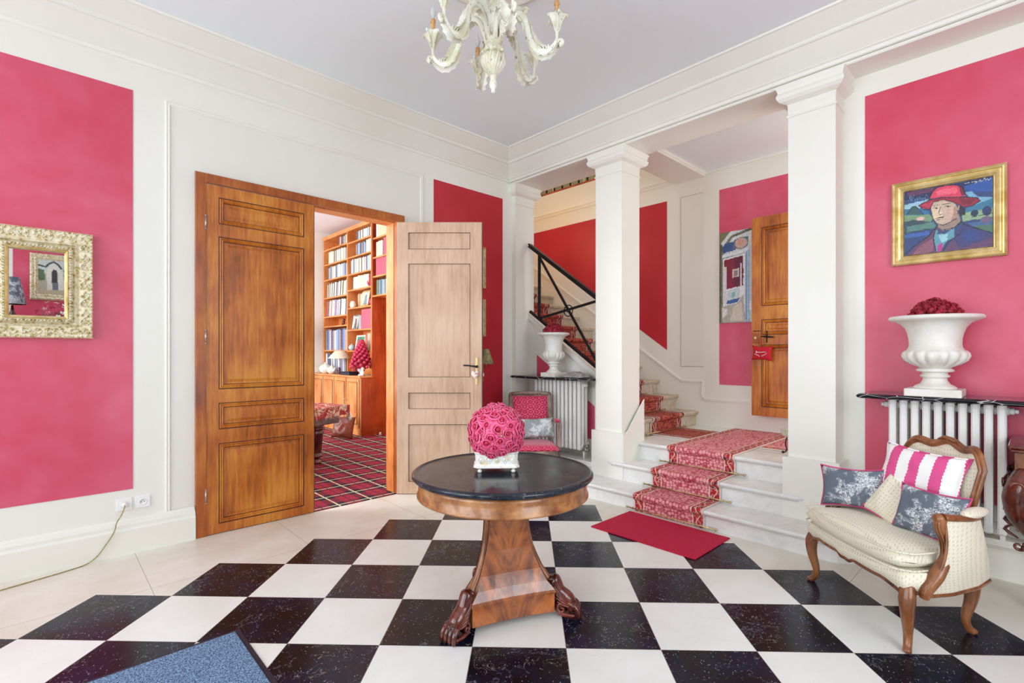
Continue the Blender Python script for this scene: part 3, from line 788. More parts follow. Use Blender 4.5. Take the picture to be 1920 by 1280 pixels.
# right leaf, standing open square to the camera
PB = [(.125, .68), (.834, .989), (1.143, 2.245), (2.389, 2.549)]
d2 = panel_door('door_2', .83, 2.645, .045, PB, .115, 'oak_pale', flat=True, z0=.006, line='oak_dark').build('door_2', loc=(2.512, 4.292, 0), rot=(0, 0, radians(-43.4)))
struct(d2, 'open right leaf of the double door showing its pale back')
use('oak_dark').box(.831, .838, -.002, .05, .01, 2.645).build('door_edge', parent=d2)
use('brass').bbox(.772, .792, -.006, .001, 1.07, 1.335, .003).cyl((.782, -.009, 1.12), (.782, 0, 1.12), .006, 8).build('lock_plate', parent=d2)
use('iron').tube([(.782, 0, 1.245), (.782, -.04, 1.245), (.772, -.052, 1.247), (.70, -.055, 1.256), (.655, -.052, 1.258)], [.008, .008, .009, .007, .009], 8).ball((.782, -.02, 1.245), .014, 8, 6).build('door_handle', parent=d2)
use('steel').bbox(.8385, .841, .012, .032, 1.1, 1.32, .001).box(.839, .850, .016, .028, 1.15, 1.18).build('lock_edge', parent=d2)

# heart hanging from the handle
hp = d2.matrix_basis @ Vector((.768, -.058, 1.17))
M2 = Matrix.Rotation(radians(-43.4), 4, 'Z')
h = thing('hanging_heart', 'small padded pink and white heart hanging from the open door handle', 'ornament', hp, radians(-43.4))
def heart(a, s=1.0):
    x = 16 * sin(a) ** 3; y = 13 * cos(a) - 5 * cos(2 * a) - 2 * cos(3 * a) - cos(4 * a)
    return x / 17 * s, y / 17 * s
m = MB().use(mat('floral_heart_fabric', rough=.8, fn=lambda g: {'Base Color': g.mix(g.m('GREATER_THAN', g.noise(g.obj(), 60, 2), .55), (.80, .72, .68, 1), (.72, .20, .25, 1))}))
for sgn in (1, -1):
    R = []
    for q, th in ((1, 0), (.86, .010), (.5, .017)):
        R.append([m.v((heart(2 * pi * k / 28)[0] * .038 * q, sgn * th, heart(2 * pi * k / 28)[1] * .050 * q)) for k in range(28)])
    for a, b in zip(R, R[1:]):
        for k in range(28): m.f([a[k], a[(k + 1) % 28], b[(k + 1) % 28], b[k]], True)
    m.f(R[-1])
m.build('padded_heart', parent=h)
use('pink_piping').tube([(0, .02, .03), (.004, .012, .075), (.009, .006, .085)], .0018, 6).tube([(0, .02, .03), (-.004, .012, .072), (.005, .006, .085)], .0018, 6).build('hanging_ribbon', parent=h)

# landing door: leaf folded back near the stair back wall
PL = [(.13, .82), (1.02, 1.24 - .02), (1.42 - .02, 2.06)]
PL = [(.10, .78), (.885, 1.055), (1.20, 2.06)]
d3 = panel_door('door_3', .80, 2.175, .042, PL, .105, 'oak', z0=0).build('door_3')
pose(d3, (5.715, 2.178, .688), radians(-90 - 1.2))
struct(d3, 'oak door leaf folded back against the landing wall')
use('oak_frame').bbox(.01, .10, -.02, .001, .80, .905, .003).use('brass').cyl((.05, -.028, .855), (.05, -.018, .855), .014, 14).build('rim_lock', parent=d3)
use('iron').cyl((.165, -.035, .865), (.165, 0, .865), .009, 8).tube([(.165, -.04, .865), (.21, -.05, .862), (.245, -.046, .858)], [.011, .010, .008], 8).tube([(.165, -.04, .865), (.12, -.045, .868)], [.010, .007], 8).tube([(.162, -.004, .80), (.162, -.004, .93)], .012, 8, .4).build('door_handle', parent=d3)
use('iron').tube([(.02, -.002, .93), (.10, -.002, .93)], .004, 6).build('escutcheon', parent=d3)

# little red pillow hung on the landing door handle, with white script
rp = thing('hanging_pillow', 'little crimson felt pillow with white stitched script hanging on landing door handle', 'ornament')
pose(rp, (5.665, 2.05, 1.375), radians(-91.2), 0, radians(3))
def pillow_mesh(m, w, h_, t, nu=16, nv=12, pinch=.06, seed=0, wr=.0):
    def fn(side):
        def g_(u, v):
            a, b = 2 * u - 1, 2 * v - 1
            px = 1 - pinch * (1 - abs(a) ** 2) * abs(b) ** 3; 
            x = a * w / 2 * (1 - pinch * (1 - b * b) * abs(a) ** 4 * 1.2)
            z = b * h_ / 2 * (1 - pinch * (1 - a * a) * abs(b) ** 4 * 1.6)
            k = (max(0, (1 - abs(a) ** 2.6)) * max(0, (1 - abs(b) ** 2.6))) ** .42
            y = t / 2 * k + (mnoise.noise((a * 2.2 + seed, b * 2.2, seed * 1.7)) * wr * k)
            return (x, side * y, z)
        return g_
    m.grid(fn(-1), nu, nv); m.grid(fn(1), nu, nv)
    bmesh.ops.remove_doubles(m.bm, verts=m.bm.verts[:], dist=.0006)
    return m
def pillow_edge(w, h_, pinch, n=10):
    P = []
    for a0, b0, a1, b1 in ((-1, -1, 1, -1), (1, -1, 1, 1), (1, 1, -1, 1), (-1, 1, -1, -1)):
        for k in range(n):
            a = a0 + (a1 - a0) * k / n; b = b0 + (b1 - b0) * k / n
            P.append((a * w / 2 * (1 - pinch * (1 - b * b) * abs(a) ** 4 * 1.2), 0, b * h_ / 2 * (1 - pinch * (1 - a * a) * abs(b) ** 4 * 1.6)))
    return P
pillow_mesh(use('red_felt'), .215, .165, .05, pinch=.12).build('pillow_body', parent=rp)
m = use('white_thread')
scr = [(-.055, -.005), (-.050, .018), (-.046, .0), (-.052, -.006), (-.040, .006), (-.034, .0), (-.028, .008), (-.020, .001), (-.012, .009), (-.004, .002), (.006, .010), (.014, .004), (.024, .012), (.034, .007), (.046, .013)]
m.tube(spline([(x, -.027, z + .004) for x, z in scr], 3), .0024, 5)
scr2 = [(-.068, -.012), (-.056, -.020), (-.050, -.017), (-.040, -.027), (-.034, -.023), (-.022, -.034), (-.012, -.036)]
m.tube(spline([(x, -.026, z + .002) for x, z in scr2], 3), .0020, 5)
scr3 = [(.004, -.034), (.014, -.026), (.020, -.028), (.028, -.018), (.036, -.020), (.046, -.008), (.058, .004)]
m.tube(spline([(x, -.026, z + .002) for x, z in scr3], 3), .0020, 5)
m.build('stitched_script', parent=rp)
use('red_felt').tube([(-.02, -.002, .075), (-.012, -.004, .13), (-.02, -.004, .165), (-.04, -.004, .16), (-.035, -.002, .08)], .003, 5).build('hanging_loop', parent=rp)

# ------------------------------------------------------------------ left wall: mirror, sockets, cord
mr = thing('wall_mirror', 'rectangular mirror in a broad carved gilt frame hanging on the left red wall', 'mirror', (-.0205, W, 1.815))
mw, mh = .53, .685
def ornate(m, w0, h0, w1, h1, y0, y1):
    m.use('rococo')
    nx = 0
m = use('gold')
# frame profile swept around, offsets run inwards
def rect_frame(m, w, h_, prof):
    """prof [(inset, height)] rectangle w x h_ centred, protruding to -y"""
    R = []
    for (sx, sz) in ((-1, -1), (1, -1), (1, 1), (-1, 1)):
        R.append([m.v((sx * (w / 2 - o), -h, sz * (h_ / 2 - o))) for o, h in prof])
    n = len(prof)
    for i in range(4):
        A, B = R[i], R[(i + 1) % 4]
        for k in range(n - 1): m.f([A[k], B[k], B[k + 1], A[k + 1]])
    return m
m = rect_frame(use('rococo'), mw, mh, [(0, 0), (0, .045), (.006, .055), (.010, .050), (.070, .042), (.085, .050), (.090, .034), (.096, .030), (.100, .040), (.118, .046), (.130, .036), (.132, .020), (.140, .016), (.140, .0)])
m.build('outer_frame', parent=mr)
m = rect_frame(use('gold'), mw - .244, mh - .244, [(0, .0), (0, .046), (.003, .049), (.012, .040), (.018, .016), (.018, .0)])
m.build('inner_gilt_fillet', parent=mr)
# carved scrolls on the broad band
m = use('rococo')
def scroll(m, cx, cz, ang, s, y):
    pts = []
    for k in range(15):
        a = k / 14 * 4.6; r = s * (1 - a / 6.2)
        pts.append((cx + r * cos(a + ang), -y, cz + r * sin(a + ang)))
    m.tube(pts, lerp_list([.0055, .004, .003], 15), 5, .8)
    m.ball(pts[-1], .007, 6, 4)
def around(w, h_, step):
    L = []
    for (x0, z0, x1, z1) in ((-w, -h_, w, -h_), (w, -h_, w, h_), (w, h_, -w, h_), (-w, h_, -w, -h_)):
        n = max(1, round((abs(x1 - x0) + abs(z1 - z0)) / step))
        for k in range(n): L.append((x0 + (x1 - x0) * k / n, z0 + (z1 - z0) * k / n, atan2(z1 - z0, x1 - x0)))
    return L
for i, (x, z, a) in enumerate(around(mw / 2 - .042, mh / 2 - .042, .058)):
    scroll(m, x, z, a + (0 if i % 2 else pi), .027, .050)
    for k in range(3):
        m.ball((x + .018 * cos(a + 2 * k) , -.052, z + .018 * sin(a + 2 * k)), random.uniform(.005, .008), 6, 4)
m.build('scroll_carving', parent=mr); m = use('rococo')
for i, (x, z, a) in enumerate(around(mw / 2 - .012, mh / 2 - .012, .022)): m.ball((x, -.053, z), .0055, 5, 4)
m.build('beaded_edge', parent=mr); m = use('rococo')
for i, (x, z, a) in enumerate(around(mw / 2 - .110, mh / 2 - .110, .017)):
    m.tube([(x - .007 * cos(a) + .006 * sin(a), -.044, z - .007 * sin(a) - .006 * cos(a)), (x, -.051, z), (x + .007 * cos(a) - .006 * sin(a), -.044, z + .007 * sin(a) + .006 * cos(a))], [.002, .005, .002], 5)
m.build('rope_carving', parent=mr)
use('mirror').box(-mw / 2 + .135, mw / 2 - .135, -.018, -.010, -mh / 2 + .135, mh / 2 - .135).build('mirror_glass', parent=mr)

def socket(x, label, plug):
    s = thing('wall_socket', label, 'socket', (x, W, .335))
    m = use('socket').bbox(-.043, .043, -.010, 0, -.042, .042, .003)
    m.build('cover_plate', parent=s)
    m = use('socket').lathe([(.021, 0), (.021, .004), (.019, .004), (.018, .001), (0, .001)], 20)
    o = m.build('socket_well', parent=s, loc=(0, -.0098, 0), rot=(radians(90), 0, 0))
    if not plug:
        use('dark').cyl((-.009, -.0125, 0), (-.009, -.0105, 0), .0028, 8).cyl((.009, -.0125, 0), (.009, -.0105, 0), .0028, 8).build('pin_hole', parent=s)
        use('steel').cyl((0, -.016, .010), (0, -.0105, .010), .0024, 8).build('earth_pin', parent=s)
    return s
socket(.412, 'white wall socket with the lamp cord plugged into it', True)
socket(.515, 'empty white wall socket right of the plugged one', False)
c = thing('power_cord', 'twisted beige cord running from its plug down the baseboard and along the floor', 'cord', (.412, W, .335))
use('porcelain').lathe([(.019, 0), (.020, .010), (.014, .020), (.006, .024), (0, .024)], 16).build('plug', parent=c, loc=(0, -.0145, 0), rot=(radians(90), 0, 0))
pts = [(0, -.036, 0), (-.004, -.045, -.02), (-.02, -.052, -.06), (-.045, -.064, -.10), (-.06, -.068, -.16), (-.10, -.066, -.23), (-.15, -.07, -.30), (-.21, -.09, -.329), (-.32, -.13, -.3312), (-.45, -.165, -.3312), (-.62, -.21, -.3312), (-.9, -.3, -.3312), (-1.2, -.30, -.3312)]
use('cord').tube(spline(pts, 6), .0036, 8).build('cable', parent=c)

# ------------------------------------------------------------------ mats
m = use('red_mat').bbox(3.155, 3.705, 1.565, 2.43, 0, .010, .003)
tag(m.build('door_mat'), 'plain crimson mat lying at the foot of the steps', 'mat')
bm_ = thing('entrance_mat', 'blue speckled entrance mat with dark rubber rim at the bottom edge of the floor', 'mat', (0, 0, 0))
use('rubber').bbox(-.60, .715, 1.70, 2.735, 0, .006, .003).build('rubber_rim', parent=bm_)
use('blue_mat').bbox(-.575, .690, 1.725, 2.71, .004, .012, .003).build('pile', parent=bm_)
m = use('white_thread').prism([(.535, 2.19), (.575, 2.235), (.62, 2.20), (.60, 2.08), (.55, 2.06)], .012, .0135)
m.build('printed_mark', parent=bm_)

# ------------------------------------------------------------------ round pedestal table
T = Vector((1.798, 1.973, 0))
tb = thing('pedestal_table', 'round black marble topped table on a flame veneered tripod pedestal with paw feet', 'table', T)
use('black_marble').lathe([(0, .722), (.462, .722), (.474, .727), (.481, .737), (.480, .748), (.472, .755), (.462, .757), (.455, .7525), (.449, .7500), (.435, .7505), (0, .7505)], 96).build('marble_top', parent=tb)
use('apron_wood').lathe([(0, .635), (.440, .635), (.448, .630), (.455, .634), (.455, .642), (.448, .648), (.446, .700), (.448, .722), (0, .722)], 96).build('apron', parent=tb)
ANG = [radians(-172.4), radians(-52.4), radians(67.6)]
def tri(R, z, ch=.028, dish=.0):
    P = []
    for i, a in enumerate(ANG):
        d = Vector((cos(a), sin(a))); t = Vector((-sin(a), cos(a)))
        P += [d * R - t * ch, d * R + t * ch]
        a2 = ANG[(i + 1) % 3]
        d2 = Vector((cos(a2), sin(a2))); t2 = Vector((-sin(a2), cos(a2)))
        A = P[-1]; B = d2 * R - t2 * ch; nrm = Vector((cos(a + pi / 3), sin(a + pi / 3)))
        for k in (1, 2, 3):
            f = k / 4; P.append(A.lerp(B, f) - nrm * dish * (1 - (2 * f - 1) ** 2))
    return [(p.x, p.y, z) for p in P]
RZ = [(.125, .635), (.126, .58), (.129, .52), (.134, .46), (.142, .41), (.155, .36), (.175, .31), (.203, .25), (.240, .195), (.283, .15), (.286, .145), (.289, .138), (.286, .131), (.281, .128), (.280, .035)]
# each of the three veneered faces is its own mesh so the figure is centred on it; one solid core below
def face_panel(i):
    m = MB().use('flame'); n = 14
    a = ANG[i]; a2 = ANG[(i + 1) % 3]; am = a + pi / 3
    tdir = Vector((-sin(am), cos(am), 0)); nd = Vector((cos(am), sin(am), 0))
    rows = []
    for R, z in RZ:
        P = tri(R, z, .022 + .02 * (z < .2), .006 + .03 * max(0, (.3 - z)))
        seg = P[i * 5 + 1:i * 5 + 5] + [P[(i * 5 + 5) % 15]]
        rows.append([m.v((Vector(p).dot(tdir), Vector(p).dot(nd), z)) for p in seg])
    for A, B in zip(rows, rows[1:]):
        for k in range(4): m.f([A[k], A[k + 1], B[k + 1], B[k]])
    # back fill
    e = [m.v((0, 0, .635)), m.v((0, 0, .035))]
    return m, am
for i in range(3):
    m, am = face_panel(i)
    o = m.build('pedestal_face', parent=tb); 
    o.rotation_euler = (0, 0, am - pi / 2)
    o.data.transform(Matrix.Scale(-1, 4, (1, 0, 0))); o.data.flip_normals()
m = use('walnut')
A = [tri(R - .004, z, .022 + .02 * (z < .2), .012 + .03 * max(0, (.3 - z))) for R, z in RZ]
rings = [[m.v(p) for p in r] for r in A]
m.f(rings[0]); m.f(rings[-1][::-1])
for a, b in zip(rings, rings[1:]):
    for k in range(15): m.f([a[k], b[k], b[(k + 1) % 15], a[(k + 1) % 15]])
m.build('pedestal_core', parent=tb)
for a in ANG:
    d = Vector((cos(a), sin(a), 0))
    use('walnut').tube([d * (R - .004) + Vector((0, 0, z)) for R, z in RZ[:10]], [.014] * 6 + [.015, .016, .018, .020], 12).build('corner_bead', parent=tb)
# paw feet
def paw(a):
    m = use('dark_mahogany')
    P = [(.262, .19), (.272, .185), (.283, .165), (.300, .128), (.330, .100), (.352, .082), (.362, .062), (.374, .040)]
    R = [.020, .036, .036, .036, .040, .037, .030, .030]
    m.tube(spline([(x, 0, z) for x, z in P], 4), lerp_list(R, 29), 14, 1.0)
    m.tube([(.258, -.03, .188), (.262, 0, .20), (.258, .03, .188)], .010, 8)
    for k, w_ in enumerate((-.033, -.011, .011, .033)):
        m.tube(spline([(.348, w_ * .8, .080), (.376, w_ * 1.05, .070), (.398, w_ * 1.15, .048), (.406, w_ * 1.2, .020), (.402, w_ * 1.2, .004)], 3), lerp_list([.012, .0135, .0135, .012, .006], 13), 8)
        m.ball((.380, w_ * 1.08, .067), .0145, 8, 6)
    for s_ in (-1, 1):      # side scrolls and acanthus ribs
        pts = []
        for k in range(22):
            t = k / 21 * 7.2; r = .027 * (1 - t / 8.4)
            pts.append((.318 + r * cos(t + 1.2), s_ * (.034 + .002 * t), .052 + r * sin(t + 1.2)))
        m.tube(pts, lerp_list([.008, .006, .004], 22), 7)
        for k in range(5):
            m.tube(spline([(.277 + .004 * k, s_ * .034, .165 - .020 * k), (.300 + .006 * k, s_ * .040, .135 - .016 * k), (.335 + .006 * k, s_ * .034, .092 - .008 * k)], 4), lerp_list([.003, .0065, .003], 9), 6)
        m.tube(spline([(.300, s_ * .034, .03), (.340, s_ * .036, .018), (.385, s_ * .030, .014)], 4), lerp_list([.013, .012, .009], 9), 8)
    m.ball((.30, 0, .045), .030, 10, 6, (1, 1, 1.1))
    o = m.build('paw_foot', parent=tb); o.rotation_euler = (0, 0, a)
    use('steel').cyl((.345, -.008, .010), (.345, .008, .010), .010, 12).build('castor', parent=tb, rot=(0, 0, a))
for a in ANG: paw(a)

# planter with a ball of fabric roses on the table
PL_ = Vector((1.772, 1.995, .7505))
yaw = radians(-43.4 + 2)
pl = thing('jardiniere', 'small white and gilt porcelain planter on four feet standing on the round table', 'planter', PL_, yaw)
m = use('porcelain')
oct_ = lambda w, d, c: [(-w + c, -d), (w - c, -d), (w, -d + c), (w, d - c), (w - c, d), (-w + c, d), (-w, d - c), (-w, -d + c)]
rr = []
for w_, d_, z in ((.116, .080, .026), (.120, .084, .030), (.120, .084, .036), (.113, .077, .040), (.109, .074, .046), (.112, .077, .098), (.116, .081, .104), (.116, .081, .110), (.105, .070, .110), (.103, .068, .06)):
    rr.append([m.v((x, y, z)) for x, y in oct_(w_, d_, .018)])
for a, b in zip(rr, rr[1:]):
    for k in range(8): m.f([a[k], a[(k + 1) % 8], b[(k + 1) % 8], b[k]])
m.f(rr[0][::-1]); m.f(rr[-1])
m.build('planter_body', parent=pl)
m = use('porcelain')
for yy in (-.0775, .0775):
  m = use('porcelain')
  for k in range(5):
    x = -.082 + .041 * k
    m.tube([(x, yy, .052), (x + .017, yy, .072), (x, yy, .092), (x - .017, yy, .072)], .0028, 6, closed=True).ball((x, yy, .072), .007, 8, 5, (1, .5, 1.5))
  if k == 4: m.build('lozenge_relief', parent=pl)
for sx in (-1, 1):
    for sy in (-1, 1): use('porcelain').lathe([(.006, 0), (.012, .006), (.012, .012), (.006, .018), (.011, .024), (.011, .028)], 10, (sx * .088, sy * .055, 0)).build('planter_foot', parent=pl)

rb = thing('rose_ball', 'ball of bright pink fabric roses sitting in the white planter on the round table', 'flowers', PL_ + Vector((0, 0, .205)), yaw)
use('deep_red').ball((0, 0, 0), .112, 20, 14).build('foam_core', parent=rb)
def rose_mesh(seed):
    """open fabric rose: tight spiral heart, then curled ribbon petals with rolled lips"""
    rnd = random.Random(seed); m = use('rose')
    def petal(a, r0, r1, h0, h1, wid, roll):
        ph = rnd.uniform(0, 6)
        def fn(u, v):
            t = (u - .5) * wid
            e = (2 * u - 1) ** 2
            r = r0 + (r1 - r0) * v ** .8 * (1 - .30 * e)
            z = h0 + (h1 - h0) * sin(min(1, v * 1.15) * pi / 2) * (1 - .22 * e)
            if v > .70: k = (v - .70) / .30; r += roll * k * 1.3; z -= roll * k * k * .9
            r += .0016 * sin(ph + u * 9) * v
            return (r * cos(a + t), r * sin(a + t), z)
        m.grid(fn, 6, 5, uvs=lambda a, b: (a, b))
    # closed bud with a spiral seam, then opening petals
    L_ = lambda a, b: (a, .55 + .45 * b)
    m.grid(lambda u, v: ((.0115 - .0095 * v ** 2) * cos(u * 2 * pi), (.0115 - .0095 * v ** 2) * sin(u * 2 * pi), .004 + .020 * v), 10, 4, uvs=lambda a, b: (a, .3 + .3 * b))
    m.grid(lambda u, v: ((.002 + .0085 * u) * cos(u * 14), (.002 + .0085 * u) * sin(u * 14), .016 + .012 * v - .004 * u), 28, 2, uvs=L_)
    m.use('rose_bud').ball((0, 0, .016), .0098, 8, 6, (1, 1, 1.1)); m.use('rose')
    for k in range(3): petal(k * 2.1 + rnd.uniform(0, .8), .0105, .0125, .004, .027, 2.4, .0035)
    for k in range(4): petal(k * 1.57 + rnd.uniform(0, .8), .0125, .0185, .000, .021, 1.9, .006)
    for k in range(5): petal(k * 1.257 + rnd.uniform(0, .8), .0135, .0245, -.005, .013, 1.55, .009)
    return m
protos = []
N = 96
for i in range(N):
    z = 1 - 2 * (i + .5) / N; a = i * 2.39996; r = sqrt(max(0, 1 - z * z))
    d = Vector((r * cos(a), r * sin(a), z))
    if d.z < -.80: continue
    if len(protos) < 4: o = rose_mesh(len(protos)).build('rose', parent=rb); protos.append(o)
    else:
        o = protos[i % 4].copy(); COL.objects.link(o)
    q = d.to_track_quat('Z', 'Y')
    o.matrix_basis = Matrix.Translation(d * random.uniform(.116, .126)) @ q.to_matrix().to_4x4() @ Matrix.Rotation(random.uniform(-.28, .28), 4, 'X') @ Matrix.Rotation(random.uniform(-.28, .28), 4, 'Y') @ Matrix.Rotation(random.uniform(0, 6), 4, 'Z') @ Matrix.Scale(random.uniform(1.02, 1.34), 4)
use('brass').cyl((.025, -.148, .005), (.025, -.160, .004), .004, 8).ball((.025, -.160, .004), .007, 8, 6).cyl((.025, -.155, .006), (.024, -.150, .03), .0012, 5).build('pearl_pin', parent=rb)

# ------------------------------------------------------------------ chandelier
CH = Vector((2.9 * cos(radians(46.6)) + (-.109) * sin(radians(46.6)), 2.9 * sin(radians(46.6)) - (-.109) * cos(radians(46.6)), 0))
ch = thing('chandelier', 'distressed ivory carved chandelier with curling acanthus arms hanging from the ceiling', 'chandelier', CH, radians(-43.4))
m = use('chand')
lobes = lambda n, d: (lambda a, z: 1 + d * abs(sin(n * a / 2)))
m.lathe([(0, 2.890), (.010, 2.893), (.014, 2.902), (.010, 2.912), (.016, 2.918), (.022, 2.928), (.024, 2.945), (.021, 2.962), (.016, 2.975), (.022, 2.985), (.020, 2.995)], 20)
m.lathe([(.020, 2.990), (.030, 3.005), (.052, 3.035), (.064, 3.065), (.064, 3.090), (.054, 3.110), (.042, 3.120)], 40, mod=lobes(10, .12))
m.lathe([(.040, 3.118), (.052, 3.125), (.060, 3.140), (.052, 3.155), (.044, 3.165), (.050, 3.180), (.046, 3.200), (.030, 3.215), (.024, 3.24), (.020, 3.30), (.018, 3.36), (.030, 3.375), (.036, 3.395), (.026, 3.415), (.018, 3.43), (.020, 3.50), (.032, 3.52), (.018, 3.54), (.012, 3.60), (.012, 3.66)], 24)
m.build('central_stem', parent=ch)
m = use('chand')
for k in range(10):          # acanthus leaves wrapping the lower bulb
    a = k * 2 * pi / 10
    m.tube(spline([(.022 * cos(a), .022 * sin(a), 2.995), (.058 * cos(a), .058 * sin(a), 3.045), (.070 * cos(a + .1), .070 * sin(a + .1), 3.085), (.060 * cos(a + .2), .060 * sin(a + .2), 3.115)], 4), lerp_list([.004, .010, .008, .003], 13), 6, .6)
for k in range(8):           # upright leaf crown
    a = k * 2 * pi / 8 + .2
    m.tube(spline([(.038 * cos(a), .038 * sin(a), 3.17), (.05 * cos(a), .05 * sin(a), 3.22), (.045 * cos(a), .045 * sin(a), 3.28), (.075 * cos(a), .075 * sin(a), 3.325)], 4), lerp_list([.012, .014, .009, .004], 13), 6, .5)
    m.ball((.060 * cos(a), .060 * sin(a), 3.128), .011, 8, 5)
m.build('leaf_crown', parent=ch)
def arm(i):
    rz = radians(-12 + 60 * i)
    A_ = bpy.data.objects.new('chandelier_arm', None)
    m = use('chand')
    path = spline([(.035, 0, 3.19), (.060, 0, 3.27), (.105, 0, 3.335), (.165, 0, 3.330), (.200, 0, 3.262), (.215, 0, 3.185), (.250, 0, 3.120), (.305, 0, 3.098), (.352, 0, 3.125), (.372, 0, 3.160)], 6)
    m.tube(path, lerp_list([.016, .013, .012, .014, .016, .013, .017, .018, .013, .010, .007], len(path)), 10, 1.25)
    # acanthus blades: serrated ribbons riding on the arm
    def blade(i0, i1, w, side, up):
        seg = path[i0:i1]; n = len(seg)
        def fn(u, v):
            t = u * (n - 1); k = min(int(t), n - 2); p = seg[k].lerp(seg[k + 1], t - k)
            tg = (seg[min(k + 1, n - 1)] - seg[max(k - 1, 0)]).normalized(); nr = Vector((-tg.z, 0, tg.x)) * up
            s_ = (v - .5) * 2
            ww = w * sin(pi * min(1, u * .92 + .08)) ** .6 * (1 + .28 * (1 if int(u * 16) % 2 else -.6) * abs(s_))
            lift = .015 + .022 * abs(s_) * sin(u * pi) + .012 * max(0, u - .8) * 5
            return tuple(p + nr * lift + Vector((0, 1, 0)) * s_ * ww)
        m.grid(fn, 24, 6)
    blade(2, 21, .030, 0, 1); blade(22, 46, .032, 0, 1); blade(30, 54, .026, 0, -1); blade(8, 28, .024, 0, -1)
    for (px, pz, s_) in ((.388, 3.142, .017), (.185, 3.352, .015), (.205, 3.19, .012)):
        pts = [(px + s_ * (1 - t / 7) * cos(t * 1.0 - 1.8), 0, pz + s_ * (1 - t / 7) * sin(t * 1.0 - 1.8)) for t in [x * .45 for x in range(13)]]
        m.tube(pts, lerp_list([.011, .009, .007], 13), 8, 1.5)
    for k in range(5):       # ribbing of the big leaf
        m.tube(spline([(.235 + .02 * k, .004, 3.155 - .012 * k), (.262 + .016 * k, .018, 3.112 + .003 * k), (.275 + .012 * k, .010, 3.105)], 3), .004, 5)
        m.tube(spline([(.235 + .02 * k, -.004, 3.155 - .012 * k), (.262 + .016 * k, -.018, 3.112 + .003 * k), (.275 + .012 * k, -.010, 3.105)], 3), .004, 5)
    o = m.build('chandelier_arm', parent=ch); o.rotation_euler = (0, 0, rz)
    m = use('chand')
    m.lathe([(.009, 3.150), (.008, 3.175), (.012, 3.200), (.014, 3.225), (.022, 3.250), (.040, 3.275), (.047, 3.290), (.043, 3.296), (.030, 3.285), (.014, 3.283), (0, 3.283)], 24, (.372, 0, 0), mod=lambda a, z: 1 + (.22 * cos(5 * a) if z > 3.24 else 0))
    for k in range(5):
        a = k * 2 * pi / 5
        m.tube(spline([(.372 + .012 * cos(a), .012 * sin(a), 3.20), (.372 + .028 * cos(a), .028 * sin(a), 3.252), (.372 + .056 * cos(a), .056 * sin(a), 3.290), (.372 + .060 * cos(a), .060 * sin(a), 3.272)], 3), lerp_list([.005, .009, .010, .005], 10), 6, .6)
    c_ = m.build('flower_cup', parent=o)
    m = use('candle').lathe([(.0125, 3.284), (.0125, 3.352), (.014, 3.360), (.013, 3.374), (.006, 3.378), (0, 3.378)], 14, (.372, 0, 0))
    for k in range(6):
        a = k * 1.047; m.tube([(.372 + .0125 * cos(a), .0125 * sin(a), 3.372), (.372 + .0150 * cos(a), .0150 * sin(a), 3.352 - .006 * (k % 3))], [.003, .0025], 5)
    m.build('candle_sleeve', parent=o)
    if i in (2, 3): use('bulb').lathe([(.006, 3.378), (.009, 3.384), (.0155, 3.405), (.0165, 3.418), (.011, 3.440), (.005, 3.458), (.001, 3.470), (0, 3.472)], 14, (.372, 0, 0)).build('bulb', parent=o)
for i in range(6): arm(i)
md = use('cream').lathe([(0, 3.625), (.10, 3.628), (.30, 3.640), (.345, 3.645), (.360, 3.636), (.378, 3.640), (.385, 3.652), (.40, 3.655), (.405, 3.671), (0, 3.671)], 64, (CH.x, CH.y, 0)).build('trim_8')
struct(md)

# ------------------------------------------------------------------ cast radiators and black marble shelves
def radiator(label, y0, y1, n, z0, z1, x0, feet_z, valve_side):
    r = thing('radiator', label, 'radiator', (0, 0, 0))
    sp = (y1 - y0) / n
    first = None
    for k in range(n):
        y = y0 + sp * (k + .5)
        if first is None:
            m = use('white')
            for x in (x0 + .02, x0 + .075, x0 + .13):
                m.prism([(x - .017, y - .011), (x - .010, y - .019), (x + .010, y - .019), (x + .017, y - .011), (x + .017, y + .011), (x + .010, y + .019), (x - .010, y + .019), (x - .017, y + .011)], z0 + .02, z1 - .02)
            for (za, zb, e) in ((z1 - .05, z1 - .006, .003), (z0 + .006, z0 + .05, .003)):
                m.bbox(x0, x0 + .15, y - .021, y + .021, za, zb, .010)
            m.bbox(x0 + .012, x0 + .138, y - .015, y + .015, z1 - .008, z1, .004)
            for z in (z0 + .045, z1 - .055): m.cyl((x0 + .075, y - sp / 2, z), (x0 + .075, y + sp / 2, z), .024, 12)
            first = m.build('radiator_section', parent=r)
        else:
            o = first.copy(); COL.objects.link(o); o.location = (0, sp * k, 0)
    for y in (y0 + sp / 2, y1 - sp / 2): use('white').box(x0 + .10, x0 + .14, y - .012, y + .012, feet_z, z0 + .03).build('radiator_foot', parent=r)
    for y, s_ in ((y0, -1), (y1, 1)):
        use('white').cyl((x0 + .075, y, z1 - .055), (x0 + .075, y + s_ * .022, z1 - .055), .020, 8).cyl((x0 + .075, y + s_ * .022, z1 - .055), (x0 + .075, y + s_ * .04, z1 - .055), .013, 6).build('end_plug', parent=r)
    s_ = valve_side; y = y1 if s_ > 0 else y0
    use('steel').cyl((x0 + .075, y, z0 + .045), (x0 + .075, y + s_ * .055, z0 + .045), .013, 10).cyl((x0 + .075, y + s_ * .055, z0 + .045), (x0 + .075, y + s_ * .055, z0 + .11), .011, 10).build('valve', parent=r)
    return r
radiator('white cast iron radiator on the right wall behind the cream armchair', .115, .690, 10, .30, 1.088, 4.08, .255, 1)
radiator('white cast iron radiator in the niche behind the red armchair', 3.30, 3.98, 12, .345, 1.09, 4.10, .27, -1)
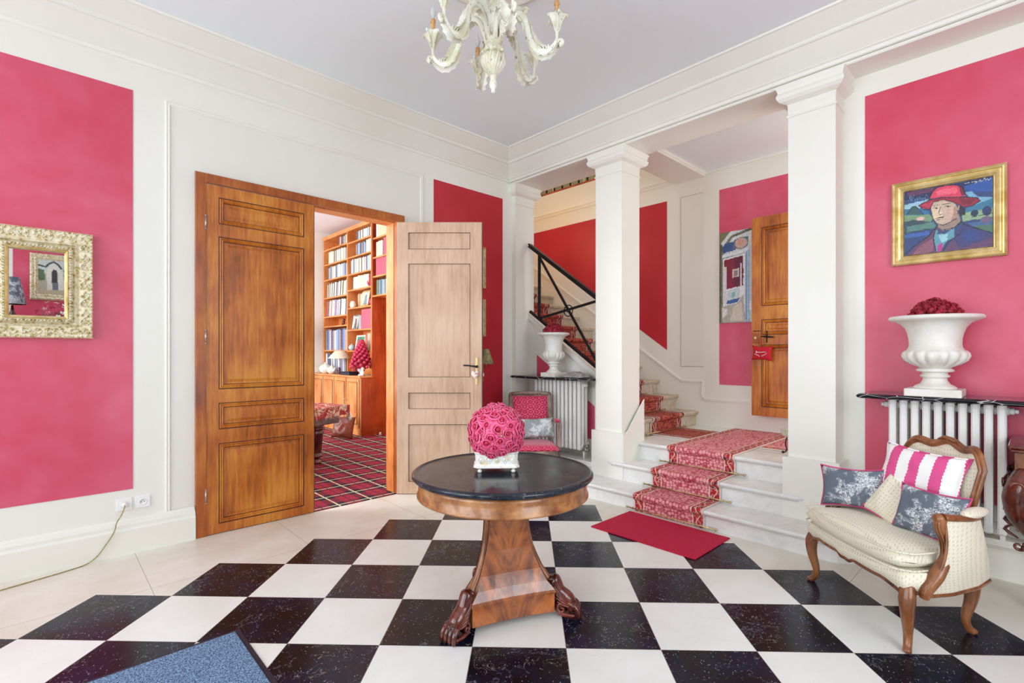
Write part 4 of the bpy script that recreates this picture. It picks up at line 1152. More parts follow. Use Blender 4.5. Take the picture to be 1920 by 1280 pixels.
def shelf(y0, y1, x0, x1, z, label):
    m = use('shelf_marble')
    R = []
    for o, zz in ((.012, z - .030), (.0, z - .024), (-.006, z - .014), (0, z - .006), (.010, z)):
        R.append([m.v(p + (zz,)) for p in [(x0 + o, y0 + o), (x1, y0 + o), (x1, y1 - o), (x0 + o, y1 - o)]])
    for a, b in zip(R, R[1:]):
        for k in range(4): m.f([a[k], a[(k + 1) % 4], b[(k + 1) % 4], b[k]])
    m.f(R[0][::-1]); m.f(R[-1])
    s_ = m.build('marble_shelf'); tag(s_, label, 'shelf')
shelf(-.45, .822, 3.925, 4.298, 1.110, 'black marble shelf over the radiator on the right wall')
shelf(3.10, 4.21, 3.965, 4.328, 1.118, 'black marble shelf over the radiator in the stair niche')
# thermostatic valve and pipe by the left radiator, with its cord
v = thing('heating_valve', 'chrome thermostatic valve low beside the niche radiator', 'valve', (4.13, 3.27, .37))
use('steel').cyl((0, 0, 0), (-.02, -.06, 0), .022, 14).cyl((-.02, -.06, 0), (-.028, -.085, 0), .017, 14).build('valve_head', parent=v)
use('white').cyl((0, 0, 0), (.01, .03, -.005), .012, 10).cyl((0, 0, 0), (0, 0, -.10), .010, 10).build('pipe', parent=v)

# ------------------------------------------------------------------ stone urns with dried flowers
def flutes(a, z):
    if .178 < z < .292:
        k = sin(pi * (z - .178) / .114); return 1 + .17 * k * (abs(cos(a * 8)) ** .7 - .6)
    return 1
UP = [(.078, .048), (.112, .048), (.112, .056), (.100, .066), (.078, .078), (.064, .100), (.062, .118), (.074, .121), (.078, .128), (.074, .135), (.066, .138), (.066, .152), (.092, .155), (.099, .163), (.092, .172), (.080, .178), (.090, .186), (.125, .203), (.155, .228), (.168, .255), (.168, .275), (.158, .290), (.144, .294), (.146, .302), (.138, .306), (.134, .330), (.136, .365), (.143, .400), (.156, .435), (.178, .462), (.208, .478), (.236, .486), (.244, .494), (.244, .504), (.236, .512), (.222, .514), (.205, .512), (.18, .49), (.13, .42), (.10, .32), (0, .30)]
def urn(label, loc, s, sz):
    u = thing('garden_urn', label, 'urn', loc); u.scale = (s, s, sz)
    m = use('urn_stone').bbox(-.142, .142, -.142, .142, 0, .048, .004); m.build('square_base', parent=u)
    m = use('urn_stone').lathe([(r, z) for r, z in UP[:16]], 48); m.build('stem', parent=u)
    m = use('urn_stone').lathe(UP[15:], 96, mod=flutes); m.build('bowl', parent=u)
    return u
urn('large white stone urn on the black shelf over the right radiator', (4.062, .442, 1.110), .955, .975)
urn('slimmer white stone urn on the niche shelf beside the stair stringer', (4.078, 3.65, 1.118), .715, .935)
def florets(label, loc, R, zs, seed):
    rnd = random.Random(seed)
    t = thing('dried_flowers', label, 'flowers', loc)
    clusters = []
    for k in range(30):
        a = k * 2.4; r = R * sqrt((k + .5) / 30) ; z = zs * (1 - (r / R) ** 2) * .96
        if len(clusters) < 4:
            m = use('deep_red')
            m.ball((0, 0, -.004), .024, 8, 5)
            for q in range(22):
                d = Vector((rnd.gauss(0, 1), rnd.gauss(0, 1), abs(rnd.gauss(0, 1)) + .1)).normalized()
                c = d * .026
                for w_ in range(4):
                    tt = d.orthogonal().normalized(); tt.rotate(Matrix.Rotation(w_ * 1.57 + q, 3, d))
                    e = c + tt * .006 + d * .003; f_ = d.cross(tt) * .0035
                    V = [m.v(c), m.v(c + tt * .004 + f_), m.v(e + tt * .003), m.v(c + tt * .004 - f_)]; m.f(V)
                m.ball(c, .0042, 5, 3)
            o = m.build('flower_head', parent=t); clusters.append(o)
        else:
            o = clusters[k % 4].copy(); COL.objects.link(o)
        o.matrix_basis = Matrix.Translation((r * cos(a), r * sin(a), z)) @ Matrix.Rotation(rnd.uniform(0, 6), 4, 'Z') @ Matrix.Scale(rnd.uniform(.95, 1.3), 4)
    use('dark').lathe([(0, -.06), (R * .9, -.06), (R, -.012), (R * .7, zs * .4), (0, zs * .7)], 20).build('moss_base', parent=t)
    return t
florets('low dome of dark red dried flowers in the large urn', (4.062, .442, 1.110 + .498), .118, .088, 3)
f2 = florets('dark red dried flowers in the slimmer urn by the stair', (4.078, 3.65, 1.118 + .478), .102, .085, 5)
# folded grey cloth beside it
m = use('grey_cloth')
def cl(u, v):
    return (.12 * (u - .5) * 2 + .012 * mnoise.noise((u * 4, v * 4, 0)), .135 * (v - .5) * 2, .006 + .052 * (sin(pi * u) ** .5) * (sin(pi * v) ** .4) * (1 + .5 * mnoise.noise((u * 5, v * 6, 2))))
m.grid(cl, 20, 20); m.grid(lambda u, v: (.12 * (u - .5) * 2, .135 * (v - .5) * 2, .001), 2, 2)
o = m.build('folded_cloth', loc=(4.10, 3.345, 1.118)); tag(o, 'crumpled grey cloth cap lying beside the slimmer urn on the niche shelf', 'cloth')

# ------------------------------------------------------------------ cream low armchair with dotted upholstery
ST = thing('bergere_armchair', 'low wide cream dotted armchair with scalloped wooden back in front of the right radiator', 'armchair', (3.15, .67, 0), radians(-132.9))
def outline(y):      # half width of the seat along the depth
    return .365 - .10 * max(0, y / .60) ** 1.3
# seat rail upholstery with scalloped lower edge
def rail_pt(t):      # t 0..1 round the front from right-back to left-back
    P = [(.225, .49), (.300, .36), (.362, .18), (.380, .05), (.345, -.015), (.20, -.040), (0, -.052), (-.20, -.040), (-.345, -.015), (-.380, .05), (-.362, .18), (-.310, .36), (-.245, .49)]
    k = t * (len(P) - 1); i = min(int(k), len(P) - 2); return Vector(P[i]).lerp(Vector(P[i + 1]), k - i)
def scal(t):         # lower edge height
    d = min(abs(t - .33), abs(t - .67))
    front = 1 if .30 < t < .70 else 0
    if front:
        u = (t - .34) / .32
        return .265 + .045 * sin(pi * min(1, max(0, u))) ** .5 * (1 - .22 * abs(cos(3 * pi * u))) - .02 * (abs(u - .5) < .06)
    return .275 + .02 * sin(pi * (t / .30 if t < .5 else (1 - t) / .30))
m = use('dot_fabric')
def railf(u, v):
    p = rail_pt(u); z0 = scal(u); z = z0 + (.372 - z0) * v
    b = 1 + .055 * sin(pi * v)
    return (p.x * b, p.y if p.y > .3 else p.y - .018 * sin(pi * v) * (1 if .3 < u < .7 else 0), z)
m.grid(railf, 60, 8)
top = [m.v((rail_pt(i / 24).x, rail_pt(i / 24).y, .370)) for i in range(25)]; m.f(top)
bot = [m.v((rail_pt(i / 24).x * .97, rail_pt(i / 24).y, .30)) for i in range(25)]; m.f(bot[::-1])
m.build('seat_rail', parent=ST)
m = use('walnut')
m.tube([(rail_pt(i / 80).x, rail_pt(i / 80).y - .002, scal(i / 80) - .003) for i in range(81)], .009, 8)
m.build('carved_apron_edge', parent=ST)
# loose seat cushion
m = use('dot_fabric')
def cush(top):
    def fn(u, v):
        a = 2 * u - 1; y = -.055 + .515 * v
        w = (.378 - .125 * v ** 1.4)
        rx = 1 - .10 * max(0, abs(a) - .75) * (1 - v) * 2
        y2 = y - .035 * (1 - a * a) * (1 - v) + .06 * (max(0, abs(a) - .86) / .14) ** 2 * (1 - v)
        k = (max(0, 1 - abs(a) ** 7) * max(0, 1 - abs(2 * v - 1) ** 7)) ** .5
        z = .415 + (.052 + .014 * (1 - a * a)) * k if top else .415 - .050 * k
        return (a * w, y2, z)
    return fn
m.grid(cush(True), 30, 24); m.grid(cush(False), 30, 24)
bmesh.ops.remove_doubles(m.bm, verts=m.bm.verts[:], dist=.0005)
m.build('seat_cushion', parent=ST)
E_ = []
m = use('dot_fabric')
for zz in (.457, .378):
    m.tube([cush(True)(u, v)[:2] + (zz,) for u, v in [(1, .9 - .9 * k / 12) for k in range(12)] + [(1 - k / 24, 0) for k in range(25)] + [(0, .9 * k / 12) for k in range(1, 13)]], .0045, 6)
m.build('cushion_piping', parent=ST)
# back: curved padded panel inside a serpentine wooden frame
def backtop(a):      # a -1..1
    x = abs(a)
    return .895 - .030 * x ** 2 - .060 * x ** 9 + .013 * cos(a * 2.6 * pi)
def backp(a, h, off=0.0):
    w = .205 + .034 * min(1, h)
    th = a * .42
    z = .44 + (backtop(a) - .44) * h
    y = .430 + .075 * h + .018 - .050 * a * a - off
    return Vector((a * w - .015, y, z))
m = use('dot_fabric')
m.grid(lambda u, v: tuple(backp((2 * u - 1) * .93, v * .97, .028 * (max(0, 1 - abs(2 * u - 1) ** 4) * max(0, 1 - abs(2 * v - 1) ** 6)) ** .5)), 28, 24)
m.grid(lambda u, v: tuple(backp((2 * u - 1) * .93, v * .97, -.030)), 20, 16)
m.build('back_upholstery', parent=ST)
edge = [backp(-1, k / 14) for k in range(15)] + [backp(-1 + 2 * k / 50, 1) for k in range(1, 50)] + [backp(1, 1 - k / 14) for k in range(15)]
lst = [p + Vector((0, 0, -.16 * 0)) for p in edge]
lst = [Vector((-.228, .40, .26))] + [Vector((-.224, .395, .36))] + lst + [Vector((.194, .395, .36)), Vector((.198, .40, .26))]
use('walnut').tube(lst, .0125, 10, 1.8).tube([p + Vector((0, -.014, 0)) for p in edge], .0085, 8).build('back_frame', parent=ST)
use('walnut').tube([backp(0, 1) + Vector((dx, -.018, dz)) for dx, dz in ((-.05, .002), (-.02, .014), (0, .018), (.02, .014), (.05, .002))], [.004, .009, .011, .009, .004], 8).build('crest_carving', parent=ST)
for s_ in (-1, 1):
    # arm: upholstered side, wooden arm with scroll, swept front support, pad
    A = spline([(s_ * .222 - .012, .445, .600), (s_ * .285, .39, .602), (s_ * .345, .30, .610), (s_ * .378, .20, .622), (s_ * .380, .135, .628)], 6)
    B = spline([(s_ * .382, .125, .622), (s_ * .384, .122, .585), (s_ * .378, .150, .52), (s_ * .380, .150, .45), (s_ * .392, .100, .37), (s_ * .392, .055, .31), (s_ * .388, .045, .262)], 6)
    m = use('walnut').tube(A, lerp_list([.016, .019, .022, .026], len(A)), 10, .7)
    m.tube(B, lerp_list([.026, .022, .018, .024, .030, .028, .018], len(B)), 12, 1.1)
    m.ball((s_ * .380, .118, .622), .028, 12, 8, (1, .8, .85))
    for dx in (-.013, .004, .019): m.tube([p + Vector((s_ * .004 + dx * .8, -.021, 0)) for p in B[2:-3]], .0042, 6)
    m.build('arm', parent=ST)
    m = use('dot_fabric')
    def side(u, v, o=0.0):
        k = u * (len(A) - 1); i = min(int(k), len(A) - 2); t = A[i].lerp(A[i + 1], k - i)
        bt = rail_pt(.0 + .26 * u) if s_ > 0 else rail_pt(1 - .26 * u)
        b = Vector((bt.x * 1.02, bt.y, .275))
        p = t.lerp(b, v); p.x += s_ * (.020 * sin(pi * v) + o); p.y += .03 * u * sin(pi * v) * (1)
        return tuple(p)
    m.grid(lambda u, v: side(u, v, .010), 16, 12); m.grid(lambda u, v: side(u, v, -.028), 16, 12)
    m.build('side_upholstery', parent=ST)
    m = use('walnut'); m.tube([Vector(side(k / 16, 1, .012)) for k in range(17)], .008, 8)
    m.tube([Vector(side(1, k / 10, .011)) for k in range(11)], .006, 8)
    m.build('side_edge', parent=ST)
    m = use('dot_fabric').ball((0, 0, 0), 1, 18, 10, (.032, .105, .024)); m.build('arm_pad', parent=ST, loc=(s_ * .325, .335, .630), rot=(0, 0, s_ * .42))
def cab_leg(x, y, dx, dy, parent, h=.30, s=1.0, mt='walnut'):
    P = spline([(x, y, h), (x + dx * .022, y + dy * .022, h * .80), (x + dx * .018, y + dy * .018, h * .55), (x - dx * .004, y - dy * .004, h * .25), (x + dx * .010, y + dy * .010, .025), (x + dx * .030, y + dy * .030, .008)], 5)
    m = use(mt).tube(P, lerp_list([.032 * s, .034 * s, .027 * s, .019 * s, .017 * s, .018 * s], len(P)), 12)
    m.ball(P[-1] + Vector((0, 0, .004)), .016 * s, 10, 6, (1.1, 1.1, .75))
    m.ball((x + dx * .03, y + dy * .03, h * .82), .018 * s, 10, 6, (1, 1, 1.5))
    return m.build('leg', parent=parent)
cab_leg(.345, .005, .7, -.7, ST); cab_leg(-.345, .005, -.7, -.7, ST)
cab_leg(.205, .41, .3, .9, ST); cab_leg(-.225, .41, -.3, .9, ST)

def cushion(label, w, h_, t, material, loc, yaw, tilt, roll, pip=None, seed=1, group=None):
    c = thing('throw_pillow', label, 'cushion', (0, 0, 0))
    pillow_mesh(use(material), w, h_, t, 20, 16, .09, seed, .012).build('pillow_cover', parent=c)
    if pip: use(pip).tube(pillow_edge(w + .004, h_ + .004, .09), .0042, 6, closed=True).build('piping', parent=c)
    pose(c, loc, radians(yaw), radians(tilt), radians(roll)); return c
cushion('pink and white striped oblong cushion leaning on the back of the cream armchair', .40, .26, .12, 'stripe', (3.415, .430, .735), -112, -18, 4, 'stripe', 3)
cushion('plain cream dotted cushion tilted in front of the striped cushion', .25, .25, .10, 'dot_fabric', (3.335, .520, .570), -110, -22, 24, 'pink_piping', 5)
cushion('grey toile cushion with pink piping propped in the left corner of the cream armchair', .335, .235, .10, 'toile', (3.435, .745, .592), -100, -10, -5, 'pink_piping', 7)
cushion('grey toile cushion with pink piping slumped against the right arm of the cream armchair', .30, .245, .10, 'toile', (3.215, .372, .575), -112, -20, 2, 'pink_piping', 9)

# ------------------------------------------------------------------ crimson armchair behind the table
rc = thing('fauteuil_armchair', 'small armchair with crimson patterned seat and back and a grey carved frame behind the table', 'armchair', (3.62, 3.52, 0), radians(-43.4 + 3))
# local: +y away from camera, front -y
m = use('damask')
m.grid(lambda u, v: ((2 * u - 1) * (.245 - .03 * v), -.235 + .44 * v, .435 + .045 * (max(0, 1 - abs(2 * u - 1) ** 5) * max(0, 1 - abs(2 * v - 1) ** 5)) ** .5), 20, 16)
m.box(-.235, .235, -.228, .20, .40, .437)
m.build('seat', parent=rc)
m = use('damask')
bk = lambda u, v, o: ((2 * u - 1) * .185, .235 + .075 * v - o * (max(0, 1 - abs(2 * u - 1) ** 4) * max(0, 1 - abs(2 * v - 1) ** 6)) ** .5, .53 + .385 * v)
m.grid(lambda u, v: bk(u, v, .030), 16, 16); m.grid(lambda u, v: bk(u, v, -.03), 12, 12)
m.build('backrest', parent=rc)
m = use('grey_wood')
for s_ in (-1, 1):
    m.tube([(s_ * .195, .205, .36), (s_ * .202, .228, .52), (s_ * .212, .30, .905), (s_ * .208, .31, .935)], [.020, .021, .022, .022], 8)
    m.ball((s_ * .205, .312, .935), .024, 10, 6)
m.tube([(-.21, .308, .935), (-.1, .312, .945), (0, .314, .948), (.1, .312, .945), (.21, .308, .935)], [.022, .021, .023, .021, .022], 8)
m.tube([(-.20, .225, .52), (.20, .225, .52)], .018, 8)
m.build('back_frame', parent=rc)
m = use('grey_wood')
for k in range(34):
    m.ball((-.20 + .40 * k / 33, .288, .938), .0058, 5, 3)
for s_ in (-1, 1):
    for k in range(26): m.ball((s_ * (.196 + .014 * k / 25), .208 + .075 * k / 25, .54 + .385 * k / 25), .0055, 5, 3)
m.build('bead_carving', parent=rc)
use('grey_wood').box(-.245, .245, -.243, -.222, .345, .425).box(-.225, .225, .19, .215, .345, .425).box(-.245, -.222, -.243, .2, .345, .425).box(.222, .245, -.243, .2, .345, .425).build('seat_rail', parent=rc)
for s_ in (-1, 1):
    m = use('grey_wood').tube(spline([(s_ * .205, .255, .665), (s_ * .235, .16, .675), (s_ * .255, .03, .668), (s_ * .262, -.09, .655)], 4), lerp_list([.014, .017, .019, .020], 13), 8)
    m.tube(spline([(s_ * .262, -.09, .655), (s_ * .262, -.095, .60), (s_ * .256, -.10, .50), (s_ * .25, -.13, .43)], 4), lerp_list([.022, .017, .017, .022], 13), 8)
    m.build('arm', parent=rc)
    use('damask').ball((0, 0, 0), 1, 14, 8, (.028, .085, .020)).build('arm_pad', parent=rc, loc=(s_ * .252, .03, .688))
for x, y in ((-.22, -.22), (.22, -.22), (-.20, .20), (.20, .20)):
    use('grey_wood').lathe([(.010, 0), (.013, .01), (.012, .02), (.024, .30), (.018, .315), (.026, .335), (.026, .35)], 12, (x, y, 0)).build('leg', parent=rc)
sp = thing('throw_pillow', 'silver grey toile cushion standing on the crimson armchair seat', 'cushion')
pillow_mesh(use('toile_silver'), .36, .215, .10, 20, 14, .06, 4, .008).build('pillow_cover', parent=sp)
pose(sp, rc.matrix_basis @ Vector((.055, .135, .595)), radians(-43.4 + 3), radians(-16), radians(-3))

# ------------------------------------------------------------------ carved console table at the right edge
cs = thing('console_table', 'dark mahogany console table with carved bulging legs at the right edge', 'table', (4.0, -.45, 0))
m = use('dark_mahogany').bbox(-.235, .235, -.50, .560, .865, .885, .006); m.bbox(-.225, .225, -.49, .552, .845, .865, .005)
m.build('table_top', parent=cs)
use('walnut').box(-.205, .215, -.47, .535, .735, .845).build('apron', parent=cs)
def console_leg(sx, y, sy):
    x = sx * .18
    P = spline([(x, y, .740), (x + sx * .03, y + sy * .018, .68), (x + sx * .035, y + sy * .035, .60), (x + sx * .02, y + sy * .028, .51), (x - sx * .01, y - sy * .01, .43), (x - sx * .03, y - sy * .05, .36), (x - sx * .03, y - sy * .09, .28), (x - sx * .02, y - sy * .10, .14), (x, y - sy * .08, .06), (x + sx * .02, y - sy * .07, .03)], 5)
    m = use('dark_mahogany').tube(P, lerp_list([.045, .060, .062, .052, .040, .032, .030, .024, .024, .034], len(P)), 14)
    m.ball((x + sx * .02, y - sy * .07, .034), .036, 12, 8, (1, 1, .9))
    for (cz, r0, t0) in ((.665, .034, 0), (.345, .026, 3)):
        for d in (0, 1):
            pts = []
            for k in range(16):
                t = k / 15 * 6; r = r0 * (1 - t / 7.5)
                if d: pts.append((x + sx * .088 - (.0 if cz > .5 else .07) * sx, y + sy * .03 + r * cos(t + t0), cz + r * sin(t + t0)))
                else: pts.append((x + r * cos(t + t0), y + sy * (.088 if cz > .5 else .012), cz + r * sin(t + t0)))
            m.tube(pts, lerp_list([.011, .007, .005], 16), 7)
    for k in range(6):
        z = .70 - .055 * k
        m.tube(spline([(x - sx * .04, y + sy * (.070 - .004 * k), z + .02), (x - sx * .06, y + sy * .085, z - .02), (x - sx * .045, y + sy * (.072 - .008 * k), z - .055)], 3), lerp_list([.004, .010, .004], 7), 6)
    return m.build('leg', parent=cs)
for sx in (-1, 1):
    for y, sy in ((.49, 1), (-.41, -1)): console_leg(sx, y, sy)

# ------------------------------------------------------------------ framed pictures
def framed(name, label, cat, w, h, prof, layers, nx, ny, loc, yaw, group=None, fm='gold', var=.10, inset=None):
    t = thing(name, label, cat, loc, yaw, group)
    rect_frame(use(fm), w, h, prof).build('picture_frame', parent=t)
    d = prof[-1][0]
    painting('painted_canvas', w - 2 * d + .01, h - 2 * d + .01, nx, ny, layers, t, Matrix.Translation((0, -.012, 0)), var)
    use('walnut').box(-w / 2 + .012, w / 2 - .012, -.006, 0, -h / 2 + .012, h / 2 - .012).build('backing_board', parent=t)
    return t
def C(x, y):         # reading of the skewed picture in a close view -> canvas 0..1
    u = (x - 303) / 842; top = 435 - 150 * u; bot = 1052 - 88 * u
    return (u, 1 - (y - top) / (bot - top))
def CP_(*p): return [C(*q) for q in p]
blue, navy, teal = (62, 92, 140), (34, 40, 78), (78, 132, 140)
L = [('p', (52, 70, 116), [(0, 0), (1, 0), (1, 1), (0, 1)]),
     ('p', (40, 42, 84), CP_((303, 435), (1145, 285), (1145, 400), (900, 400), (560, 480), (303, 520))),
     ('p', (96, 52, 84), CP_((330, 440), (600, 390), (620, 420), (340, 480))),
     ('p', (46, 84, 158), CP_((880, 380), (1145, 300), (1145, 430), (930, 440))),
     ('p', (150, 190, 206), CP_((303, 560), (460, 520), (560, 500), (600, 560), (480, 600), (303, 610))),
     ('p', (120, 170, 196), CP_((900, 440), (960, 430), (1010, 480), (1145, 490), (1145, 530), (1000, 560))),
     ('p', (52, 110, 150), CP_((303, 600), (480, 590), (560, 620), (560, 650), (303, 670))),
     ('p', (62, 92, 92), CP_((330, 650), (390, 570), (420, 565), (460, 620), (500, 650))),
     ('p', (58, 118, 148), CP_((880, 600), (1145, 500), (1145, 590), (900, 640))),
     ('p', (118, 150, 112), CP_((303, 660), (560, 650), (600, 690), (560, 730), (303, 760))),
     ('p', (140, 168, 128), CP_((860, 640), (1145, 590), (1145, 680), (880, 720))),
     ('p', (54, 74, 88), CP_((303, 720), (400, 700), (560, 720), (560, 800), (303, 830))),
     ('p', (84, 128, 120), CP_((330, 770), (600, 720), (640, 780), (330, 830))),
     ('p', (60, 98, 168), CP_((303, 850), (560, 810), (560, 850), (303, 880))),
     ('p', (70, 100, 150), CP_((930, 740), (1145, 700), (1145, 760), (960, 770))),
     ('p', (46, 66, 118), CP_((303, 890), (520, 850), (420, 960), (303, 1050))),
     ('p', (74, 112, 92), CP_((950, 770), (1145, 750), (1145, 830), (1040, 800))),
     ('p', (40, 52, 82), E(*C(985, 640), .04, .05)), ('p', (44, 58, 100), E(*C(1095, 620), .05, .07)), ('p', (110, 92, 120), E(*C(1085, 705), .06, .05)),
     ('p', (214, 176, 170), E(*C(470, 690), .05, .03)),
     # coat
     ('p', (98, 62, 92), CP_((330, 1050), (420, 960), (540, 870), (640, 760), (700, 800), (620, 1020), (560, 1035))),
     ('p', (134, 84, 104), CP_((380, 1040), (470, 950), (590, 880), (600, 1000), (540, 1030))),
     ('p', (62, 60, 110), CP_((690, 1010), (760, 880), (880, 740), (930, 750), (1040, 800), (1145, 838), (1145, 960))),
     ('p', (96, 62, 98), CP_((700, 1010), (780, 900), (860, 980), (1145, 880), (1145, 962), (900, 990))),
     ('p', (52, 66, 128), CP_((850, 850), (930, 790), (1040, 830), (1020, 900), (900, 930))),
     # scarf and collar
     ('p', (94, 150, 168), CP_((620, 790), (660, 830), (700, 840), (800, 780), (800, 880), (740, 900), (660, 1000), (620, 1010), (600, 900))),
     ('p', (152, 200, 208), CP_((650, 850), (740, 840), (730, 900), (680, 930))), ('p', (178, 60, 130), CP_((640, 950), (690, 920), (680, 1000), (640, 1020))),
     ('p', (60, 72, 104), CP_((650, 780), (700, 830), (640, 840))),
     # neck, face, ear
     ('p', (150, 128, 118), CP_((640, 740), (840, 640), (860, 720), (790, 790), (690, 810), (640, 770))),
     ('p', (196, 172, 150), CP_((572, 590), (600, 520), (700, 500), (800, 520), (830, 600), (820, 690), (760, 725), (690, 755), (620, 730), (585, 670))),
     ('p', (222, 196, 168), CP_((590, 600), (650, 570), (690, 620), (690, 680), (620, 700), (590, 660))),
     ('p', (206, 168, 150), CP_((700, 610), (790, 600), (800, 660), (740, 700))),
     ('p', (168, 136, 120), CP_((800, 560), (828, 600), (820, 690), (760, 725), (790, 650))),
     ('p', (178, 140, 122), E(*C(850, 590), .025, .05)),
     ('p', (46, 40, 58), CP_((850, 560), (900, 600), (895, 650), (850, 665), (840, 630))),
     # hat
     ('p', (150, 36, 62), CP_((450, 560), (560, 505), (700, 485), (880, 485), (1010, 490), (1035, 525), (960, 570), (890, 580), (820, 540), (700, 505), (600, 530), (560, 600), (490, 590))),
     ('p', (186, 56, 84), CP_((470, 560), (600, 520), (560, 590))), ('p', (120, 30, 52), CP_((840, 500), (1000, 500), (960, 550), (880, 560))),
     ('p', (212, 62, 92), CP_((555, 495), (590, 430), (640, 385), (720, 368), (820, 365), (880, 395), (908, 470), (840, 480), (700, 480))),
     ('p', (120, 28, 56), CP_((840, 370), (885, 400), (910, 460), (870, 475), (850, 420))),
     ('p', (232, 96, 120), CP_((620, 430), (720, 395), (820, 390), (830, 440), (640, 470))),
     ]
for pts, wd in (([(450, 565), (560, 505), (700, 485), (880, 485), (1010, 490), (1035, 525), (960, 572), (890, 582)], .006), ([(555, 495), (590, 430), (640, 385), (720, 368), (820, 362), (880, 395), (910, 470)], .006),
                ([(450, 565), (500, 600), (560, 600), (600, 530), (700, 505), (820, 545)], .005), ([(572, 590), (585, 670), (620, 732), (690, 755), (760, 725), (820, 690)], .005),
                ([(303, 1052), (400, 960), (540, 870), (640, 755)], .006), ([(700, 800), (800, 780), (860, 720), (885, 745), (1040, 800), (1145, 838)], .006), ([(690, 1010), (740, 920), (860, 830)], .005),
                ([(602, 588), (625, 582), (648, 592)], .0035), ([(708, 574), (735, 566), (760, 574)], .0035), ([(596, 566), (642, 556)], .0028), ([(690, 552), (765, 540)], .0028), ([(626, 590), (632, 590)], .007), ([(734, 574), (740, 574)], .007),
                ([(665, 580), (650, 640), (665, 655), (685, 645)], .004), ([(620, 690), (655, 680), (700, 672)], .005), ([(630, 705), (660, 700)], .003), ([(850, 560), (900, 600), (895, 655), (850, 668)], .004),
                ([(330, 650), (390, 570), (420, 565), (500, 650)], .004), ([(960, 680), (1000, 670), (1145, 640)], .004), ([(303, 830), (560, 790)], .004), ([(620, 790), (600, 880), (625, 1010)], .005)):
    L.append(('l', (24, 22, 40), CP_(*pts), wd))
for pts in ([(895, 352), (905, 348), (915, 352), (930, 345), (945, 348)], [(955, 345), (968, 338), (975, 345)], [(985, 335), (1000, 330), (995, 350), (1010, 335)], [(1025, 335), (1035, 318), (1045, 335)], [(1055, 330), (1075, 300), (1085, 322), (1100, 308), (1110, 325), (1130, 305)]):
    L.append(('l', (196, 206, 214), CP_(*pts), .0028))
for k in range(26):
    x = 350 + k * 8; L.append(('l', (100, 140, 180), CP_((x, 512 - (k * 7 % 5) * 14), (x, 530 - (k * 3 % 4) * 8)), .0018))
framed('portrait_painting', 'gold framed oil portrait of a figure in a red brimmed hat', 'painting', .565, .565, [(0, 0), (0, .030), (.008, .036), (.014, .032), (.020, .034), (.026, .026), (.034, .030), (.046, .024), (.056, .016), (.060, .018), (.064, .010), (.070, .006)], L, 150, 118, (4.296, .409, 2.258), radians(-90), fm='gold', var=.09)
# unframed tall canvas by the landing door
Q = [('p', (196, 204, 206), [(0, 0), (1, 0), (1, 1), (0, 1)]), ('p', (206, 214, 218), [(.1, .83), (1, .88), (1, 1), (.1, 1)]),
     ('p', (120, 118, 84), [(0, .86), (.3, 1), (0, 1)]), ('p', (84, 84, 74), [(0, 0), (.10, 0), (.12, .84), (0, .9)]), ('p', (128, 130, 104), [(.05, 0), (.08, 0), (.09, .8), (.06, .8)]),
     ('l', (88, 86, 72), [(.08, .80), (.17, .86), (.35, .94), (.6, .97), (.98, 1.0)], .035), ('l', (140, 138, 112), [(.12, .84), (.2, .88), (.4, .955), (.7, .985)], .012),
     ('p', (52, 82, 140), [(.1, .77), (.45, .79), (.44, .88), (.2, .88), (.1, .84)]), ('p', (98, 108, 130), [(.36, .80), (.78, .82), (.80, .92), (.42, .90)]),
     ('p', (196, 168, 160), E(.60, .855, .17, .055)), ('p', (206, 150, 130), E(.58, .865, .07, .035)), ('l', (92, 92, 84), E(.60, .855, .18, .06), .010),
     ('p', (214, 222, 228), [(.08, .72), (.80, .76), (.80, .79), (.08, .75)]), ('p', (130, 160, 186), [(.08, .70), (.70, .735), (.70, .745), (.08, .715)]),
     ('p', (226, 226, 228), [(.1, .05), (.73, .03), (.73, .74), (.1, .705)]), ('p', (150, 176, 196), [(.70, .03), (.735, .03), (.735, .745), (.70, .74)]),
     ('p', (128, 20, 50), [(.13, .36), (.66, .40), (.66, .72), (.13, .69)]), ('p', (98, 16, 54), [(.40, .38), (.66, .40), (.66, .72), (.42, .70)]),
     ('p', (214, 210, 218), [(.12, .22), (.20, .22), (.20, .62), (.12, .62)]), ('p', (226, 220, 226), [(.57, .30), (.62, .31), (.62, .64), (.58, .64)]),
     ('p', (214, 200, 190), [(.36, .49), (.54, .50), (.54, .585), (.36, .58)]), ('p', (140, 126, 136), [(.40, .505), (.51, .51), (.51, .57), (.40, .565)]),
     ('p', (192, 204, 212), [(.20, .24), (.57, .28), (.57, .38), (.22, .35)]), ('p', (60, 96, 156), [(.20, .20), (.50, .22), (.58, .27), (.22, .245)]), ('p', (130, 176, 186), [(.34, .27), (.44, .28), (.44, .34), (.34, .33)]),
     ('p', (176, 168, 160), [(.08, 0), (.72, 0), (.66, .30), (.5, .21), (.2, .19), (.08, .18)]), ('p', (206, 196, 184), [(.3, .02), (.68, .02), (.6, .22), (.4, .18)]),
     ('p', (220, 218, 216), [(.08, .04), (.22, .10), (.22, .15), (.08, .17)]),
     ('p', (176, 198, 212), [(.74, 0), (.86, 0), (.86, .80), (.74, .76)]), ('l', (120, 150, 180), [(.80, 0), (.80, .77)], .006), ('l', (206, 216, 222), [(.88, 0), (.88, .85)], .008), ('p', (90, 126, 164), [(.74, 0), (.765, 0), (.765, .76), (.74, .76)]), ('p', (120, 156, 186), [(.90, .2), (.93, .2), (.93, .9), (.90, .9)]),
     ('p', (44, 58, 124), [(.91, .01), (.95, .01), (.95, .13), (.91, .13)]), ('p', (216, 224, 228), [(.82, .13), (1, .13), (1, .24), (.82, .22)])]
